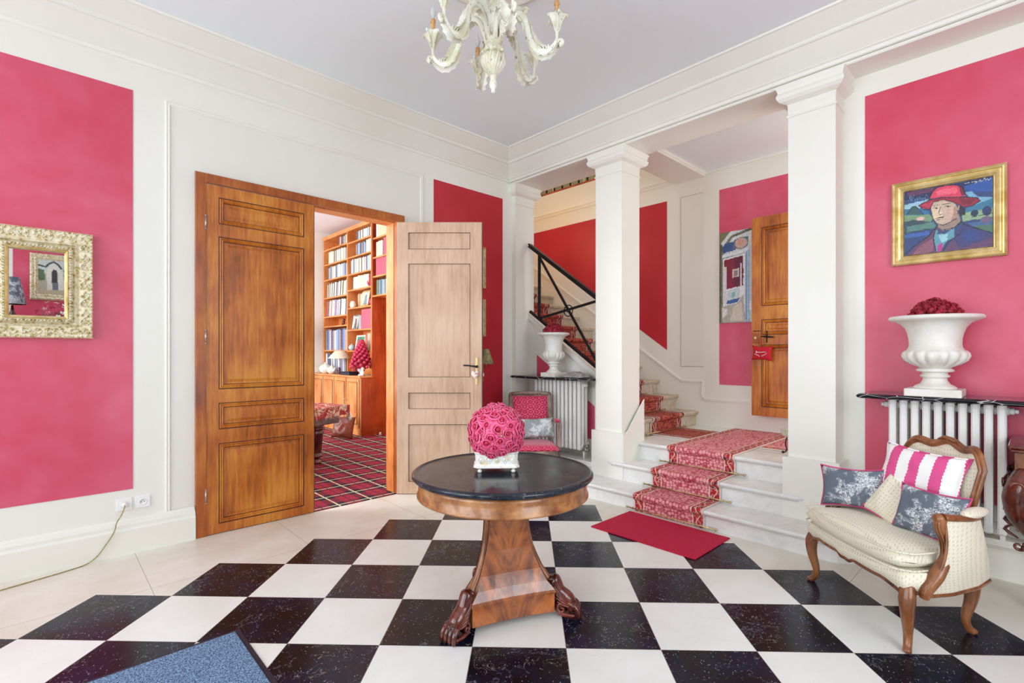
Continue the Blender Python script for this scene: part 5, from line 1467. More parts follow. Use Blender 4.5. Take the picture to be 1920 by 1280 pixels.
cv = thing('canvas_painting', 'tall unframed canvas of a doorway opening on a red room beside the landing door', 'painting', (XB - .004, 2.385, 2.262), radians(-90))
painting('painted_canvas', .42, 1.065, 56, 140, Q, cv, Matrix.Translation((0, -.026, 0)), .10)
use('socket').box(-.21, .21, -.0255, 0, -.5325, .5325).build('stretcher', parent=cv)
# two narrow framed pictures behind the open leaf and a small wall shade
for z, hh, lab in ((2.34, .46, 'upper'), (1.775, .42, 'lower')):
    framed('framed_print', lab + ' of two small gold framed prints half hidden behind the open door leaf', 'picture', .30, hh, [(0, 0), (0, .02), (.01, .024), (.02, .014), (.024, .010)], [('p', (206, 196, 170), [(0, 0), (1, 0), (1, 1), (0, 1)]), ('p', (120, 130, 104), [(.2, .2), (.8, .2), (.8, .7), (.2, .8)]), ('p', (90, 80, 60), [(.3, .25), (.5, .25), (.5, .5), (.3, .5)])], 16, 24, (3.515, W - .004, z), 0, 'framed prints behind the open door')
ws = thing('wall_sconce', 'small wall sconce with a green gold shade peeping out behind the open door leaf', 'lamp', (3.60, W - .004, 1.22))
m = use(mat('green_gold_silk', rough=.7, fn=mottled(lin(120, 118, 78), lin(178, 168, 120), 40, 3)))
m.lathe([(.085, .035), (.030, .20), (.028, .20), (.082, .036)], 24, (0, -.10, 0)); m.build('lamp_shade', parent=ws)
use('brass').tube([(0, -.002, .02), (0, -.06, -.02), (0, -.10, .01), (0, -.10, .10)], .006, 8).lathe([(.03, 0), (.03, .004), (0, .004)], 16, (0, 0, 0)).build('bracket', parent=ws)

# picture, lamp and flowers on the wall behind the camera, seen in the mirror
Vv = [('p', (176, 172, 150), [(0, 0), (1, 0), (1, 1), (0, 1)]), ('p', (196, 206, 200), [(0, .6), (1, .6), (1, 1), (0, 1)]), ('p', (64, 108, 74), [(0, .45), (.25, .5), (.28, .75), (.05, .78)]), ('p', (84, 112, 80), [(.8, .4), (1, .4), (1, .75), (.82, .7)]),
      ('p', (222, 218, 204), [(.22, .08), (.74, .08), (.76, .62), (.70, .82), (.56, .92), (.42, .82), (.30, .62)]), ('l', (70, 66, 66), [(.34, .78), (.44, .90), (.56, .96), (.68, .90), (.78, .80), (1, .84)], .03), ('p', (60, 58, 64), [(.44, .32), (.62, .32), (.62, .66), (.56, .74), (.48, .72), (.44, .62)]),
      ('p', (110, 116, 124), [(.42, .14), (.60, .14), (.60, .36), (.42, .36)]), ('p', (188, 176, 148), [(0, 0), (1, 0), (1, .12), (0, .16)])]
framed('courtyard_painting', 'gilt framed painting of a white gateway reflected in the wall mirror', 'painting', .56, .68, [(0, 0), (0, .03), (.02, .045), (.05, .03), (.06, .034), (.09, .012)], Vv, 48, 60, (.150, -1.492, 2.50), radians(180), fm='rococo')
ck = thing('tall_cabinet', 'tall dark cabinet behind the camera under the reflected lamp and flowers', 'cabinet', (.02, -1.24, 0))
use('dark_mahogany').box(-.48, .42, -.22, .20, .06, 1.60).bbox(-.50, .44, -.24, .23, 1.60, 1.64, .006).bbox(-.49, .43, -.23, .22, 0, .08, .006).build('cabinet_body', parent=ck)
for k in range(5):
    dr_ = use('walnut').bbox(-.45, .39, .20, .215, .12 + .295 * k, .385 + .295 * k, .004).build('drawer', parent=ck)
    use('brass').tube([(-.09, .215, .25 + .295 * k), (-.06, .245, .235 + .295 * k), (.0, .245, .235 + .295 * k), (.03, .215, .25 + .295 * k)], .005, 6).build('drawer_pull', parent=dr_)
hl = thing('table_lamp', 'lamp with a grey toile shade seen in the wall mirror', 'lamp', (-.30, -1.16, 1.64))
use('dark_mahogany').lathe([(.08, 0), (.08, .02), (.03, .04), (.02, .08), (.055, .18), (.05, .24), (.02, .32), (.012, .40), (0, .40)], 20).build('lamp_base', parent=hl)
use('toile').lathe([(.145, .415), (.075, .79), (.072, .79), (.142, .415)], 32).build('lamp_shade', parent=hl)
use('brass').cyl((0, 0, .39), (0, 0, .76), .005, 8).tube([(-.084, 0, .775), (.084, 0, .775)], .003, 6).build('shade_carrier', parent=hl)
fb = thing('flower_arrangement', 'bunch of red and white flowers in a vase seen in the mirror', 'flowers', (.13, -1.16, 1.64))
use('porcelain').lathe([(.05, 0), (.07, .04), (.075, .08), (.06, .12), (.07, .13), (.055, .13), (.05, .10), (0, .03)], 24).build('vase', parent=fb)
fl_r = None
rnd = random.Random(8)
for k in range(34):
    a = k * 2.4; r = .20 * sqrt((k + .5) / 34); z = .15 + .20 * (1 - (r / .2) ** 2) + rnd.uniform(.09, .17)
    m = use('white' if k % 4 == 0 else 'pink_fruit')
    for q in range(5):
        b = q * 1.257
        m.grid(lambda u, v: ((.004 + .028 * u) * cos(b + (v - .5) * 1.2 * sin(pi * (.15 + .8 * u))), (.004 + .028 * u) * sin(b + (v - .5) * 1.2 * sin(pi * (.15 + .8 * u))), .012 * u * u), 3, 3)
    o = m.build('blossom', parent=fb)
    d = Vector((cos(a) * r * 3, sin(a) * r * 3, .5)).normalized()
    o.matrix_basis = Matrix.Translation((r * cos(a), r * sin(a), z)) @ d.to_track_quat('Z', 'Y').to_matrix().to_4x4() @ Matrix.Scale(rnd.uniform(.9, 1.3), 4)
m = use(mat('stem_green', (.06, .14, .04, 1), .6))
for k in range(14):
    a = k * 2.4; r = .16 * sqrt((k + .5) / 14)
    m.tube([(0, 0, .08), (r * .6 * cos(a), r * .6 * sin(a), .20), (r * cos(a), r * sin(a), .32)], .003, 5)
m.build('stem', parent=fb)

# ------------------------------------------------------------------ iron stair rail
ir = thing('stair_railing', 'black wrought iron stair railing with crossed bars and a ring in the left opening', 'railing', (4.27, 0, 0))
zr = lambda y: 1.954 + (y - 3.20) * .7082
zl = lambda y: 1.386 + (y - 3.452) * .660
m = use('iron')
def bar(m, a, b, w, t):
    a, b = Vector((0,) + a), Vector((0,) + b); d = (b - a).normalized(); n = Vector((0, -d.z, d.y))
    P = [a + n * w, b + n * w, b - n * w, a - n * w]
    A = [m.v(p + Vector((-t, 0, 0))) for p in P]; B = [m.v(p + Vector((t, 0, 0))) for p in P]
    m.f(A); m.f(B[::-1])
    for k in range(4): m.f([A[k], B[k], B[(k + 1) % 4], A[(k + 1) % 4]])
bar(m, (4.205, zr(4.205)), (2.95, zr(2.95)), .019, .022); bar(m, (4.205, zr(4.205) + .02), (2.95, zr(2.95) + .02), .008, .028)
m.build('hand_rail', parent=ir)
m = use('iron'); bar(m, (4.195, zl(4.195)), (2.95, zl(2.95)), .016, .014); m.build('bottom_rail', parent=ir)
m = use('iron'); bar(m, (4.045, zl(4.045)), (4.045, zr(4.045)), .016, .010); m.build('upright', parent=ir)
bar_ = [((4.037, 2.50), (3.13, 1.17)), ((4.04, 1.785), (3.10, 1.945))]
for a, b in bar_:
    m = use('iron'); bar(m, a, b, .013, .008); m.build('cross_bar', parent=ir)
use('iron').tube([(0, 3.60 + .062 * cos(2 * pi * k / 32), 1.848 + .062 * sin(2 * pi * k / 32)) for k in range(32)], .006, 8, closed=True).ball((-.008, 3.60, 1.848), .020, 12, 8, (.5, 1, 1)).build('ring', parent=ir)
m = use('brass'); m.tube([(.05, 4.26, zt(4.26) - .008), (.05, 3.09, zt(3.09) - .008)], .006, 6); m.build('edge_strip', parent=ir)

# gallery rail of the floor above
gr = thing('gallery_balustrade', 'dark wooden balustrade of the upper gallery glimpsed under the beam', 'railing', (XB + .05, 0, 3.90))
use('mahogany').box(-.03, .04, 3.2, 7.2, 0, .035).build('base_rail', parent=gr)
use('dark_mahogany').box(-.04, .05, 3.2, 7.2, .85, .90).build('top_rail', parent=gr)
bp = None
for k in range(24):
    y = 3.30 + .165 * k
    if bp is None: bp = use('iron').box(-.010, .010, y - .010, y + .010, .05, .85).tube([(0, y - .06, .20), (0, y, .28), (0, y + .06, .20)], .006, 6).build('baluster', parent=gr)
    else:
        o = bp.copy(); COL.objects.link(o); o.location = (0, .165 * k, 0)
for k in range(6):
    o = use('panel_cream').box(.08, .09, 3.5 + .62 * k, 3.53 + .62 * k, .05, .85).build('light_upright', parent=gr)

# ------------------------------------------------------------------ stair runners: (distance along, across) carried on a path in x/z or y/z
def runner(name, label, path, c0, c1, axis, material, th=.008, vofs=0.0, sub=5):
    """path [(p, z)]; axis 'x': path runs in x, width in y; axis 'y': path runs in y, width in x"""
    m = use(material); P = [Vector(p) for p in path]
    # round the corners
    Q = [P[0]]
    for i in range(1, len(P) - 1):
        a = (P[i - 1] - P[i]); b = (P[i + 1] - P[i]); r = min(.018, a.length * .4, b.length * .4)
        A = P[i] + a.normalized() * r; B = P[i] + b.normalized() * r
        for k in range(4):
            t = k / 3; Q.append(A * (1 - t) ** 2 + P[i] * 2 * t * (1 - t) + B * t * t)
    Q.append(P[-1])
    ds = [0.0]
    for a, b in zip(Q, Q[1:]): ds.append(ds[-1] + (b - a).length)
    L = m.bm.loops.layers.uv.verify()
    def pt(q, w, h):
        return (q.x, w, q.y) if axis == 'x' else (w, q.x, q.y)
    top = []; bot = []
    for i, q in enumerate(Q):
        t = (Q[min(i + 1, len(Q) - 1)] - Q[max(i - 1, 0)]).normalized(); n = Vector((-t.y, t.x)) * th
        top.append([m.v(pt(q + n, c0 + (c1 - c0) * k / 2, 0)) for k in range(3)])
        bot.append([m.v(pt(q, c0 + (c1 - c0) * k / 2, 0)) for k in range(3)])
    def face(vs, uvs):
        f = m.f(vs, False)
        if f:
            for lp, uv in zip(f.loops, uvs): lp[L].uv = uv
    for i in range(len(Q) - 1):
        for k in range(2):
            uv = [(k / 2, ds[i] + vofs), ((k + 1) / 2, ds[i] + vofs), ((k + 1) / 2, ds[i + 1] + vofs), (k / 2, ds[i + 1] + vofs)]
            face([top[i][k], top[i][k + 1], top[i + 1][k + 1], top[i + 1][k]], uv)
            face([bot[i][k], bot[i + 1][k], bot[i + 1][k + 1], bot[i][k + 1]], [(0, 0)] * 4)
        face([top[i][0], top[i + 1][0], bot[i + 1][0], bot[i][0]], [(0.004, ds[i])] * 4)
        face([top[i][2], bot[i][2], bot[i + 1][2], top[i + 1][2]], [(0.004, ds[i])] * 4)
    face([top[0][0], bot[0][0], bot[0][1], bot[0][2], top[0][2], top[0][1]], [(0.004, 0)] * 6)
    face([top[-1][0], top[-1][1], top[-1][2], bot[-1][2], bot[-1][1], bot[-1][0]], [(0.004, 0)] * 6)
    o = m.build(name); return o
e = .003
P1 = [(3.772, e), (3.772, .10), (3.735, .125), (3.735, .153), (4.062, .153), (4.062, .27), (4.024, .295), (4.024, .323), (4.352, .323), (4.352, .44), (4.315, .465), (4.315, .493), (5.86, .493)]
tag(runner('stair_runner', '', P1, 2.425, 1.79, 'x', 'runner', vofs=.0), 'red patterned runner climbing the front steps and crossing the landing', 'carpet')
P2 = [(2.44, .493), (2.890, .493)]
yk = lambda k: 2.90 + .265 * k
for k in range(NS - 2):
    y = yk(k) - .009; z = .49 + .178 * k
    P2 += [(y, z + .003), (y, z + .130), (y - .038, z + .150), (y - .038, z + .1815)]
P2.append((yk(NS - 2) - .02, .49 + .178 * (NS - 2) + .0035))
P2 = [P2[0]] + P2[2:]
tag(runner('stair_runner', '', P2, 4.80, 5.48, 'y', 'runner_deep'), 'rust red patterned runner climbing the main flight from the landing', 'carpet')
tag(runner('landing_runner', '', [(.05, .493), (1.775, .493)], 4.85, 5.52, 'y', 'runner'), 'short piece of patterned runner on the landing right of the main runner', 'carpet')

def rod(x0, y0, z, x1, y1, lab, i):
    r = thing('stair_rod', lab, 'stair rod', ((x0 + x1) / 2, (y0 + y1) / 2, z), 0, 'brass stair rods')
    a = Vector((x0, y0, z)) - r.location; b = Vector((x1, y1, z)) - r.location; d = (b - a).normalized()
    use('brass').cyl(a, b, .0052, 8).build('rod', parent=r)
    for p, s_ in ((a, -1), (b, 1)):
        use('brass').ball(p + d * s_ * .006, .011, 10, 6).build('finial', parent=r)
        q = p - d * s_ * .05
        use('brass').tube([q + Vector((-.0, 0, .010)), q + Vector((0.012, 0, .002) if x0 == x1 else (0, .012, .002)), q + Vector((0, 0, -.010))], .004, 6).build('bracket', parent=r)
rod(3.752, 2.485, .022, 3.752, 1.70, 'brass stair rod at the foot of the first step', 0)
rod(4.042, 2.50, .170, 4.042, 1.715, 'brass stair rod at the foot of the second step', 1)
rod(4.332, 2.50, .340, 4.332, 1.715, 'brass stair rod at the foot of the third step', 2)
ordn = ['first', 'second', 'third', 'fourth', 'fifth', 'sixth', 'seventh', 'eighth']
for k in range(8):
    y = yk(k) - .026
    rod(4.72, y, .49 + .178 * k + .018, 5.56, y, 'brass rod at the foot of the %s riser of the main flight' % ordn[k], k)
# little iron stand half hidden by the right pillar
ps = thing('plant_stand', 'small iron plant stand on the landing half hidden by the right pillar', 'stand', (4.80, 1.475, .493))
use(mat('stone_bowl', rough=.6, fn=mottled((.42, .38, .28, 1), (.58, .54, .44, 1), 20, 3))).lathe([(.05, .14), (.085, .155), (.10, .18), (.098, .21), (.08, .21), (0, .17)], 24).build('bowl', parent=ps)
for k in range(3):
    a = k * 2.094 + 2.2
    use('iron').tube(spline([(.05 * cos(a), .05 * sin(a), .15), (.065 * cos(a), .065 * sin(a), .09), (.055 * cos(a), .055 * sin(a), .03), (.085 * cos(a), .085 * sin(a), .005)], 4), .006, 6).ball((.085 * cos(a), .085 * sin(a), .012), .012, 8, 6).build('leg', parent=ps)

# ------------------------------------------------------------------ library beyond the double doors
bk_ = thing('bookcase', 'tall amber wood bookcase with two bays over low cupboards in the library', 'bookcase', (4.02, 7.68, 0))
# local x: 0 front of shelves .. .33 wall; local y 0 (near) .. 1.97 far ; cupboards come forward to x=-.21
Y1 = 1.97
m = use('pine')
m.box(.30, .325, 0, Y1, .98, 3.62)
m.build('back_board', parent=bk_)
for y, w_ in ((0.0, .028), (.905, .03), (Y1 - .03, .03)):
    use('pine').box(0, .30, y, y + w_, .99, 3.60).build('upright', parent=bk_)
use('pine').box(-.02, .32, -.01, Y1, 3.56, 3.63).build('cornice_board', parent=bk_)
LZ = [1.43, 1.892, 2.08, 2.445, 2.795, 3.093, 3.38]
MZ = [1.42, 1.793, 2.184, 2.508, 2.79, 3.098, 3.363]
for z in MZ: use('pine').box(.004, .30, .028, .905, z - .024, z).build('shelf_board', parent=bk_)
for z in LZ: use('pine').box(.004, .30, .935, Y1 - .03, z - .024, z).build('shelf_board', parent=bk_)
use('mahogany').box(.0, .325, -.022, -.001, .01, 2.33).build('side_panel', parent=bk_)
use('mahogany').box(-.205, .0, -.022, -.001, .10, .96).build('side_panel', parent=bk_)
use('pine').box(-.215, -.195, -.024, .0, .0, .965).build('corner_post', parent=bk_)
use('mahogany').box(-.20, .32, -.036, -.022, 0, .13).build('side_plinth', parent=bk_)
m = use('pine').box(-.195, .30, 0, Y1, .04, .962); m.box(-.205, -.19, 0, Y1, 0, .11); m.build('cupboard_carcass', parent=bk_)
use('pine').bbox(-.235, .0, -.04, Y1, .962, .992, .006).build('counter', parent=bk_)
for k in range(4):
    y = .03 + k * .485
    m = use('pine').box(-.215, -.196, y, y + .465, .13, .945)
    m.use('oak_dark').frame(y + .050, y + .415, .185, .890, -.214, .006, .010, 'x', False); m.use('pine').frame(y + .056, y + .409, .191, .884, -.215, .022, .013, 'x')
    m.use('oak_dark').box(-.2155, -.205, y - .012, y - .001, .13, .945); m.use('pine')  # dark strips here and round the panel paint in recess shade
    dd = m.build('cupboard_door', parent=bk_)
    use('brass').ball((-.226, y + (.43 if k % 2 == 0 else .035), .58), .011, 8, 6).build('knob', parent=dd)
# bridging shelves over the inner door
br = thing('bridge_shelves', 'book shelves bridging over the inner door right of the bookcase', 'shelf', (4.02, 6.42, 0))
for z in (2.335, 2.655, 2.97, 3.293, 3.58): use('pine').box(0, .325, 0, 1.235, z - .024, z).build('shelf_board', parent=br)
use('pine').box(.30, .325, 0, 1.235, 2.32, 3.6).build('back_board', parent=br)
use('mahogany').box(0, .30, 1.220, 1.237, 2.335, 3.58).build('side_panel', parent=br)
m = use('pine').box(4.315, 4.35, 5.55, 5.62, 0, 2.30).box(4.315, 4.35, 6.55, 6.70, 0, 2.31).box(4.315, 4.35, 5.55, 6.7, 2.25, 2.31)
struct(m.build('door_frame'))
m = use('pine').box(4.30, 4.35, 6.98, 7.64, .0, 2.31)
struct(m.build('door_4'), 'amber wood cupboard door in the library wall beside the bookcase')

BC = {'white': lin(226, 224, 218), 'cream': lin(222, 208, 176), 'pale blue': lin(150, 178, 214), 'navy': lin(40, 52, 92), 'grey': lin(150, 156, 166), 'red': lin(150, 30, 40),
      'pink': lin(206, 92, 116), 'green': lin(62, 110, 74), 'black': lin(34, 32, 38), 'blue': lin(70, 110, 190), 'tan': lin(186, 142, 96)}
BMESH = {}
def book_proto(c):
    if c in BMESH: return BMESH[c]
    mt_ = mat('book_cloth_' + c, BC[c], .6, fn=lambda g: {'Base Color': g.mix(g.m('MULTIPLY', g.m('GREATER_THAN', g.noise(g.scale(g.obj(), (8, 60, 6)), 1.0, 2), .56), .55), BC[c], lin(70, 70, 84) if c in ('white', 'cream', 'pink', 'pale blue') else lin(206, 196, 170))})
    m = use(mt_)       # unit book: x depth 0..1 (spine at 0, rounded), y thickness 0..1, z height 0..1
    P = [(.02, 0), (.0, .2), (-.015, .5), (.0, .8), (.02, 1), (1, 1), (1, .90), (.985, .90), (.985, .10), (1, .10), (1, 0)]
    m.prism(P, 0, 1)
    me = m.build('book').data
    o = bpy.data.objects[-1] if False else [q for q in COL.objects if q.data == me][0]
    bpy.data.objects.remove(o); BMESH[c] = me; return me
rb_ = random.Random(21)
def book(c, x, y, z, t, h, d, lab, grp, lean=0.0):
    o = bpy.data.objects.new('book', book_proto(c)); COL.objects.link(o)
    o.location = (x, y, z); o.scale = (d, t, h); o.rotation_euler = (lean, 0, 0)
    tag(o, lab, 'book', grp); return o
ORD = 'first second third fourth fifth sixth seventh eighth ninth tenth eleventh twelfth thirteenth fourteenth fifteenth sixteenth seventeenth eighteenth nineteenth twentieth'.split()
ORD += ['twenty-' + w for w in ORD[:9]] + ['thirtieth'] + ['thirty-' + w for w in ORD[:9]] + ['fortieth'] + ['forty-' + w for w in ORD[:9]]
def fill(y0, y1, z, hmax, cols, where, x=4.045, tmin=.018, tmax=.042, hvar=.10, lean=0.0, d=.20, gaps=0.0):
    y = y0; grp = 'books ' + where; made = []
    while y < y1 - tmin:
        t = rb_.uniform(tmin, tmax)
        if y + t > y1: break
        c = rb_.choice(cols); h = hmax * (1 - rb_.uniform(0, hvar))
        ln = lean + (rb_.uniform(0, .02) if lean else 0)
        made.append((c, book(c, x, y, z + .0005, t * .96, h, d, None, grp, ln)))
        y += t + (.006 if lean else .0005)
    for i, (c, o) in enumerate(made[::-1]): o['label'] = '%s book, %s from left %s' % (c, ORD[i], where)
WC = ['white', 'white', 'white', 'cream', 'grey', 'black']
WB = ['white', 'white', 'pale blue', 'grey', 'navy', 'cream']
yl0, yl1 = 7.68 + .94, 7.68 + Y1 - .04        # left (far) bay
ym0, ym1 = 7.68 + .034, 7.68 + .90            # middle bay
def nth(i): return ['topmost', 'second', 'third', 'fourth', 'fifth', 'sixth', 'seventh', 'lowest'][i]
fill(yl0, yl0 + .42, 3.38, .165, ['white', 'cream', 'red', 'navy'], 'on the topmost shelf of the left bookcase bay')
fill(yl0, yl1 - .13, 3.093, .235, WC, 'on the second shelf of the left bookcase bay')
fill(yl0, yl1 - .10, 2.795, .245, WB, 'on the third shelf of the left bookcase bay')
fill(yl0 + .05, yl1 - .05, 2.445, .28, WC, 'leaning on the fourth shelf of the left bookcase bay', lean=.10, tmax=.034)
fill(yl0 + .05, yl1 - .04, 2.08, .31, ['white', 'white', 'pink', 'black', 'cream', 'pale blue'], 'leaning on the fifth shelf of the left bookcase bay', lean=.10)
fill(yl0, yl1, 1.43, .405, ['blue', 'blue', 'pale blue', 'white', 'navy', 'tan'], 'on the tall sixth shelf of the left bookcase bay', tmax=.06)
fill(yl0 + .1, yl1, .992, .38, ['navy', 'grey', 'white', 'blue'], 'standing on the counter under the left bookcase bay', tmax=.05)
fill(ym0, ym0 + .58, 3.363, .165, ['white', 'white', 'pale blue', 'cream', 'navy'], 'on the topmost shelf of the middle bookcase bay')
fill(ym0, ym0 + .22, 3.098, .23, ['white', 'cream'], 'at the near end of the middle bay second shelf')
fill(ym0 + .24, ym0 + .62, 3.098, .215, ['navy', 'black', 'grey', 'pale blue'], 'on the second shelf of the middle bookcase bay', hvar=.2)
fill(ym0, ym0 + .80, 2.79, .265, WB, 'on the third shelf of the middle bookcase bay')
fill(ym0 + .12, ym0 + .72, 2.508, .235, ['white', 'cream', 'white'], 'on the fourth shelf of the middle bookcase bay')
fill(ym0 + .42, ym1 - .1, 2.184, .27, ['white', 'cream', 'tan'], 'on the fifth shelf of the middle bookcase bay', x=4.16, d=.14)
fill(ym0, ym0 + .40, 1.793, .335, ['pink'], 'on the sixth shelf of the middle bookcase bay', hvar=.0, tmin=.03, tmax=.034)
fill(ym0 + .40, ym0 + .52, 1.793, .25, ['white', 'grey'], 'beside the pink set in the middle bay')
fill(ym0 + .022, ym0 + .26, 1.42, .30, ['cream', 'pink', 'white', 'tan'], 'on the seventh shelf of the middle bookcase bay', lean=.05)
by0, by1 = 6.45, 7.63
fill(by0, by1, 3.293, .25, ['white', 'white', 'cream'], 'on the topmost shelf over the inner door', tmin=.05, tmax=.08, hvar=.03)
fill(by0, 7.34, 2.97, .285, ['pink'], 'on the second shelf over the inner door', tmin=.04, tmax=.05, hvar=.02)
fill(7.36, by1, 2.97, .27, ['white', 'cream'], 'beside the pink books over the inner door', tmin=.04, tmax=.07)
fill(by0, by1 - .03, 2.655, .29, ['pink'], 'on the third shelf over the inner door', tmin=.04, tmax=.05, hvar=.02)
fill(by0, by1 - .06, 2.335, .26, ['green', 'white', 'grey', 'green', 'navy', 'black', 'pale blue'], 'on the lowest shelf over the inner door', hvar=.12)
# books lying flat, pictures and ornaments on the shelves
for k, (c, z) in enumerate((('pink', 2.055), ('red', 2.085), ('grey', 2.112))):
    pass
m = MB()
def sbox(name, label, cat, loc, dims, material, group=None, rz=0, parts=None):
    t = thing(name, label, cat, loc, rz, group)
    w, d, h = dims
    use(material).bbox(-d / 2, d / 2, -w / 2, w / 2, 0, h, .002).build('cover', parent=t)
    return t
book('pink', 4.045, ym0 + .72, 1.793 + .30, .001, .001, .001, 'x', 'x') if False else None
def flat_book(c, y, z, lab):
    o = bpy.data.objects.new('book', book_proto(c)); COL.objects.link(o)
    o.scale = (.20, .032, .26); o.rotation_euler = (radians(-90), 0, 0); o.location = (4.045, y, z + .032); tag(o, lab, 'book', 'books lying flat in the middle bay')
def small_frame(label, loc, w, h, rz=radians(-90), tilt=-9, fm='gold', cols=((206, 200, 190), (120, 110, 100))):
    t = thing('photo_frame', label, 'picture', (0, 0, 0))
    rect_frame(use(fm), w, h, [(0, 0), (0, .012), (.012, .014), (.022, .006), (.026, .003)]).build('picture_frame', parent=t)
    painting('photograph', w - .05, h - .05, 14, 18, [('p', cols[0], [(0, 0), (1, 0), (1, 1), (0, 1)]), ('p', cols[1], E(.5, .62, .2, .18)), ('p', cols[1], [(.2, 0), (.8, 0), (.7, .45), (.3, .45)])], t, Matrix.Translation((0, -.004, 0)), .15)
    use('walnut').box(-w / 2 + .008, w / 2 - .008, -.003, .004, -h / 2 + .008, h / 2 - .008).build('backing_board', parent=t)
    pose(t, loc, rz, radians(tilt)); return t
small_frame('gold photo frame on the fifth shelf of the middle bay', (4.08, ym0 + .28, 2.184 + .14), .27, .27, tilt=-10, cols=((190, 206, 200), (126, 140, 150)))
small_frame('grey photo frame standing left of the pink set of books', (4.085, ym0 + .665, 1.793 + .135), .22, .265, fm='steel', cols=((196, 190, 184), (90, 84, 84)))
small_frame('white framed green print on the seventh shelf of the middle bay', (4.085, ym0 + .49, 1.42 + .135), .33, .265, fm='white', cols=((62, 128, 96), (40, 104, 80)))
jar = thing('storage_jar', 'small white jar on the fifth shelf of the middle bay', 'jar', (4.07, ym0 + .76, 2.184)); use('porcelain').lathe([(.04, 0), (.055, .04), (.05, .09), (.035, .11), (.04, .12), (0, .12)], 16).build('jar_body', parent=jar)
cup = thing('tumbler', 'small crimson tumbler at the near end of the fifth shelf', 'cup', (4.06, ym0 + .055, 2.184)); use('pink_fruit').lathe([(.032, 0), (.040, .11), (.036, .11), (.03, .01), (0, .01)], 16).build('glass_body', parent=cup)
pl2 = thing('decorative_plate', 'dark red round plate standing at the near end of the fourth shelf', 'plate', (4.06, ym0 + .055, 2.508 + .105)); use('deep_red').lathe([(0, 0), (.06, .004), (.10, .018), (.104, .020), (.098, .012), (0, -.004)], 28).build('plate_body', parent=pl2, rot=(0, radians(-82), 0))
dg = thing('dog_figurine', 'small dark figurine on the narrow shelf of the left bay', 'figurine', (4.08, 7.68 + 1.20, 1.892))
use('dark_mahogany').ball((0, 0, .045), .035, 10, 8, (.8, 1.2, 1)).ball((0, -.02, .095), .028, 10, 8).ball((0, .035, .02), .022, 8, 6).tube([(0, .02, .03), (0, .05, .012)], .010, 6).ball((0, -.045, .09), .013, 8, 6).build('figurine_body', parent=dg)
eg = thing('decorative_egg', 'pale round ornament at the near end of the narrow shelf', 'ornament', (4.06, 7.68 + .985, 1.892)); use('tapestry').ball((0, 0, .05), .05, 12, 8, (.6, .7, 1)).build('egg_body', parent=eg)
tp = thing('blue_teapot', 'small pale blue pot on the seventh shelf of the middle bay', 'pot', (4.07, ym0 + .80, 1.42)); use('blue_glaze').lathe([(.03, 0), (.055, .03), (.06, .06), (.04, .095), (.015, .105), (.012, .12), (0, .125)], 18).tube([(0, .05, .05), (0, .085, .07), (0, .095, .095)], [.012, .009, .007], 8).build('pot_body', parent=tp)
# objects on the counter
CZ = .992
lp = thing('table_lamp', 'small lamp with a cream pleated shade on the library counter', 'lamp', (3.90, 8.655, CZ))
use('dark_mahogany').lathe([(.055, 0), (.055, .015), (.02, .03), (.016, .06), (.026, .09), (.016, .12)], 18).build('lamp_base', parent=lp)
use('porcelain').lathe([(.016, .12), (.018, .30), (0, .30)], 14).build('lamp_column', parent=lp)
use('shade').lathe([(.195, .285), (.185, .295), (.075, .425), (.072, .425), (.18, .29)], 64, mod=lambda a, z: 1 + .02 * cos(32 * a)).build('lamp_shade', parent=lp)
use('brass').tube([(-.18, 0, .295), (.18, 0, .295)], .003, 6).cyl((0, 0, .30), (0, 0, .42), .004, 6).tube([(-.073, 0, .42), (.073, 0, .42)], .003, 6).build('shade_carrier', parent=lp)
cn = thing('topiary_cone', 'cone of dark pink artificial fruit in a grey urn on the library counter', 'ornament', (3.91, 7.83, CZ))
use('blue_glaze').lathe([(.06, 0), (.055, .02), (.02, .035), (.025, .05), (.06, .08), (.07, .12), (.06, .13), (0, .12)], 20).build('small_urn', parent=cn)
use('deep_red').lathe([(.10, .12), (.13, .18), (.06, .50), (0, .58)], 20).build('cone_core', parent=cn)
fr0 = None
for k in range(84):
    t = (k + .5) / 84; z = .14 + .45 * t; r = .165 * (1 - t) ** .8 + .012; a = k * 2.4
    if fr0 is None: fr0 = use('pink_fruit').ball((0, 0, 0), .030, 8, 6).tube([(0, 0, .028), (0, 0, .038)], .004, 5).build('fruit', parent=cn); o = fr0
    else: o = fr0.copy(); COL.objects.link(o)
    o.matrix_basis = Matrix.Translation((r * cos(a), r * sin(a), z)) @ Vector((cos(a), sin(a), .2)).to_track_quat('Z', 'Y').to_matrix().to_4x4()
bx_ = thing('lacquer_box', 'flat dark lacquer box on the counter beside the lamp', 'box', (3.89, 8.23, CZ)); use('rubber').bbox(-.09, .09, -.17, .17, 0, .045, .004).build('box_body', parent=bx_); use('rubber').bbox(-.092, .092, -.172, .172, .046, .06, .004).build('lid', parent=bx_)
mg = thing('painted_mug', 'beige patterned mug standing behind the lacquer box', 'mug', (4.00, 8.26, CZ)); use('tapestry').lathe([(.045, 0), (.05, .02), (.05, .11), (.044, .11), (.04, .01), (0, .01)], 18).build('mug_body', parent=mg)
pt_ = thing('white_teapot', 'white china teapot on the counter left of the lamp', 'teapot', (3.90, 8.98, CZ))
use('porcelain').lathe([(.045, 0), (.075, .03), (.085, .07), (.07, .11), (.04, .125), (.035, .135), (.012, .145), (.016, .16), (0, .168)], 22).build('pot_body', parent=pt_)
use('porcelain').tube(spline([(0, -.07, .05), (0, -.12, .08), (0, -.14, .12)], 4), lerp_list([.018, .012, .009], 9), 8).build('spout', parent=pt_)
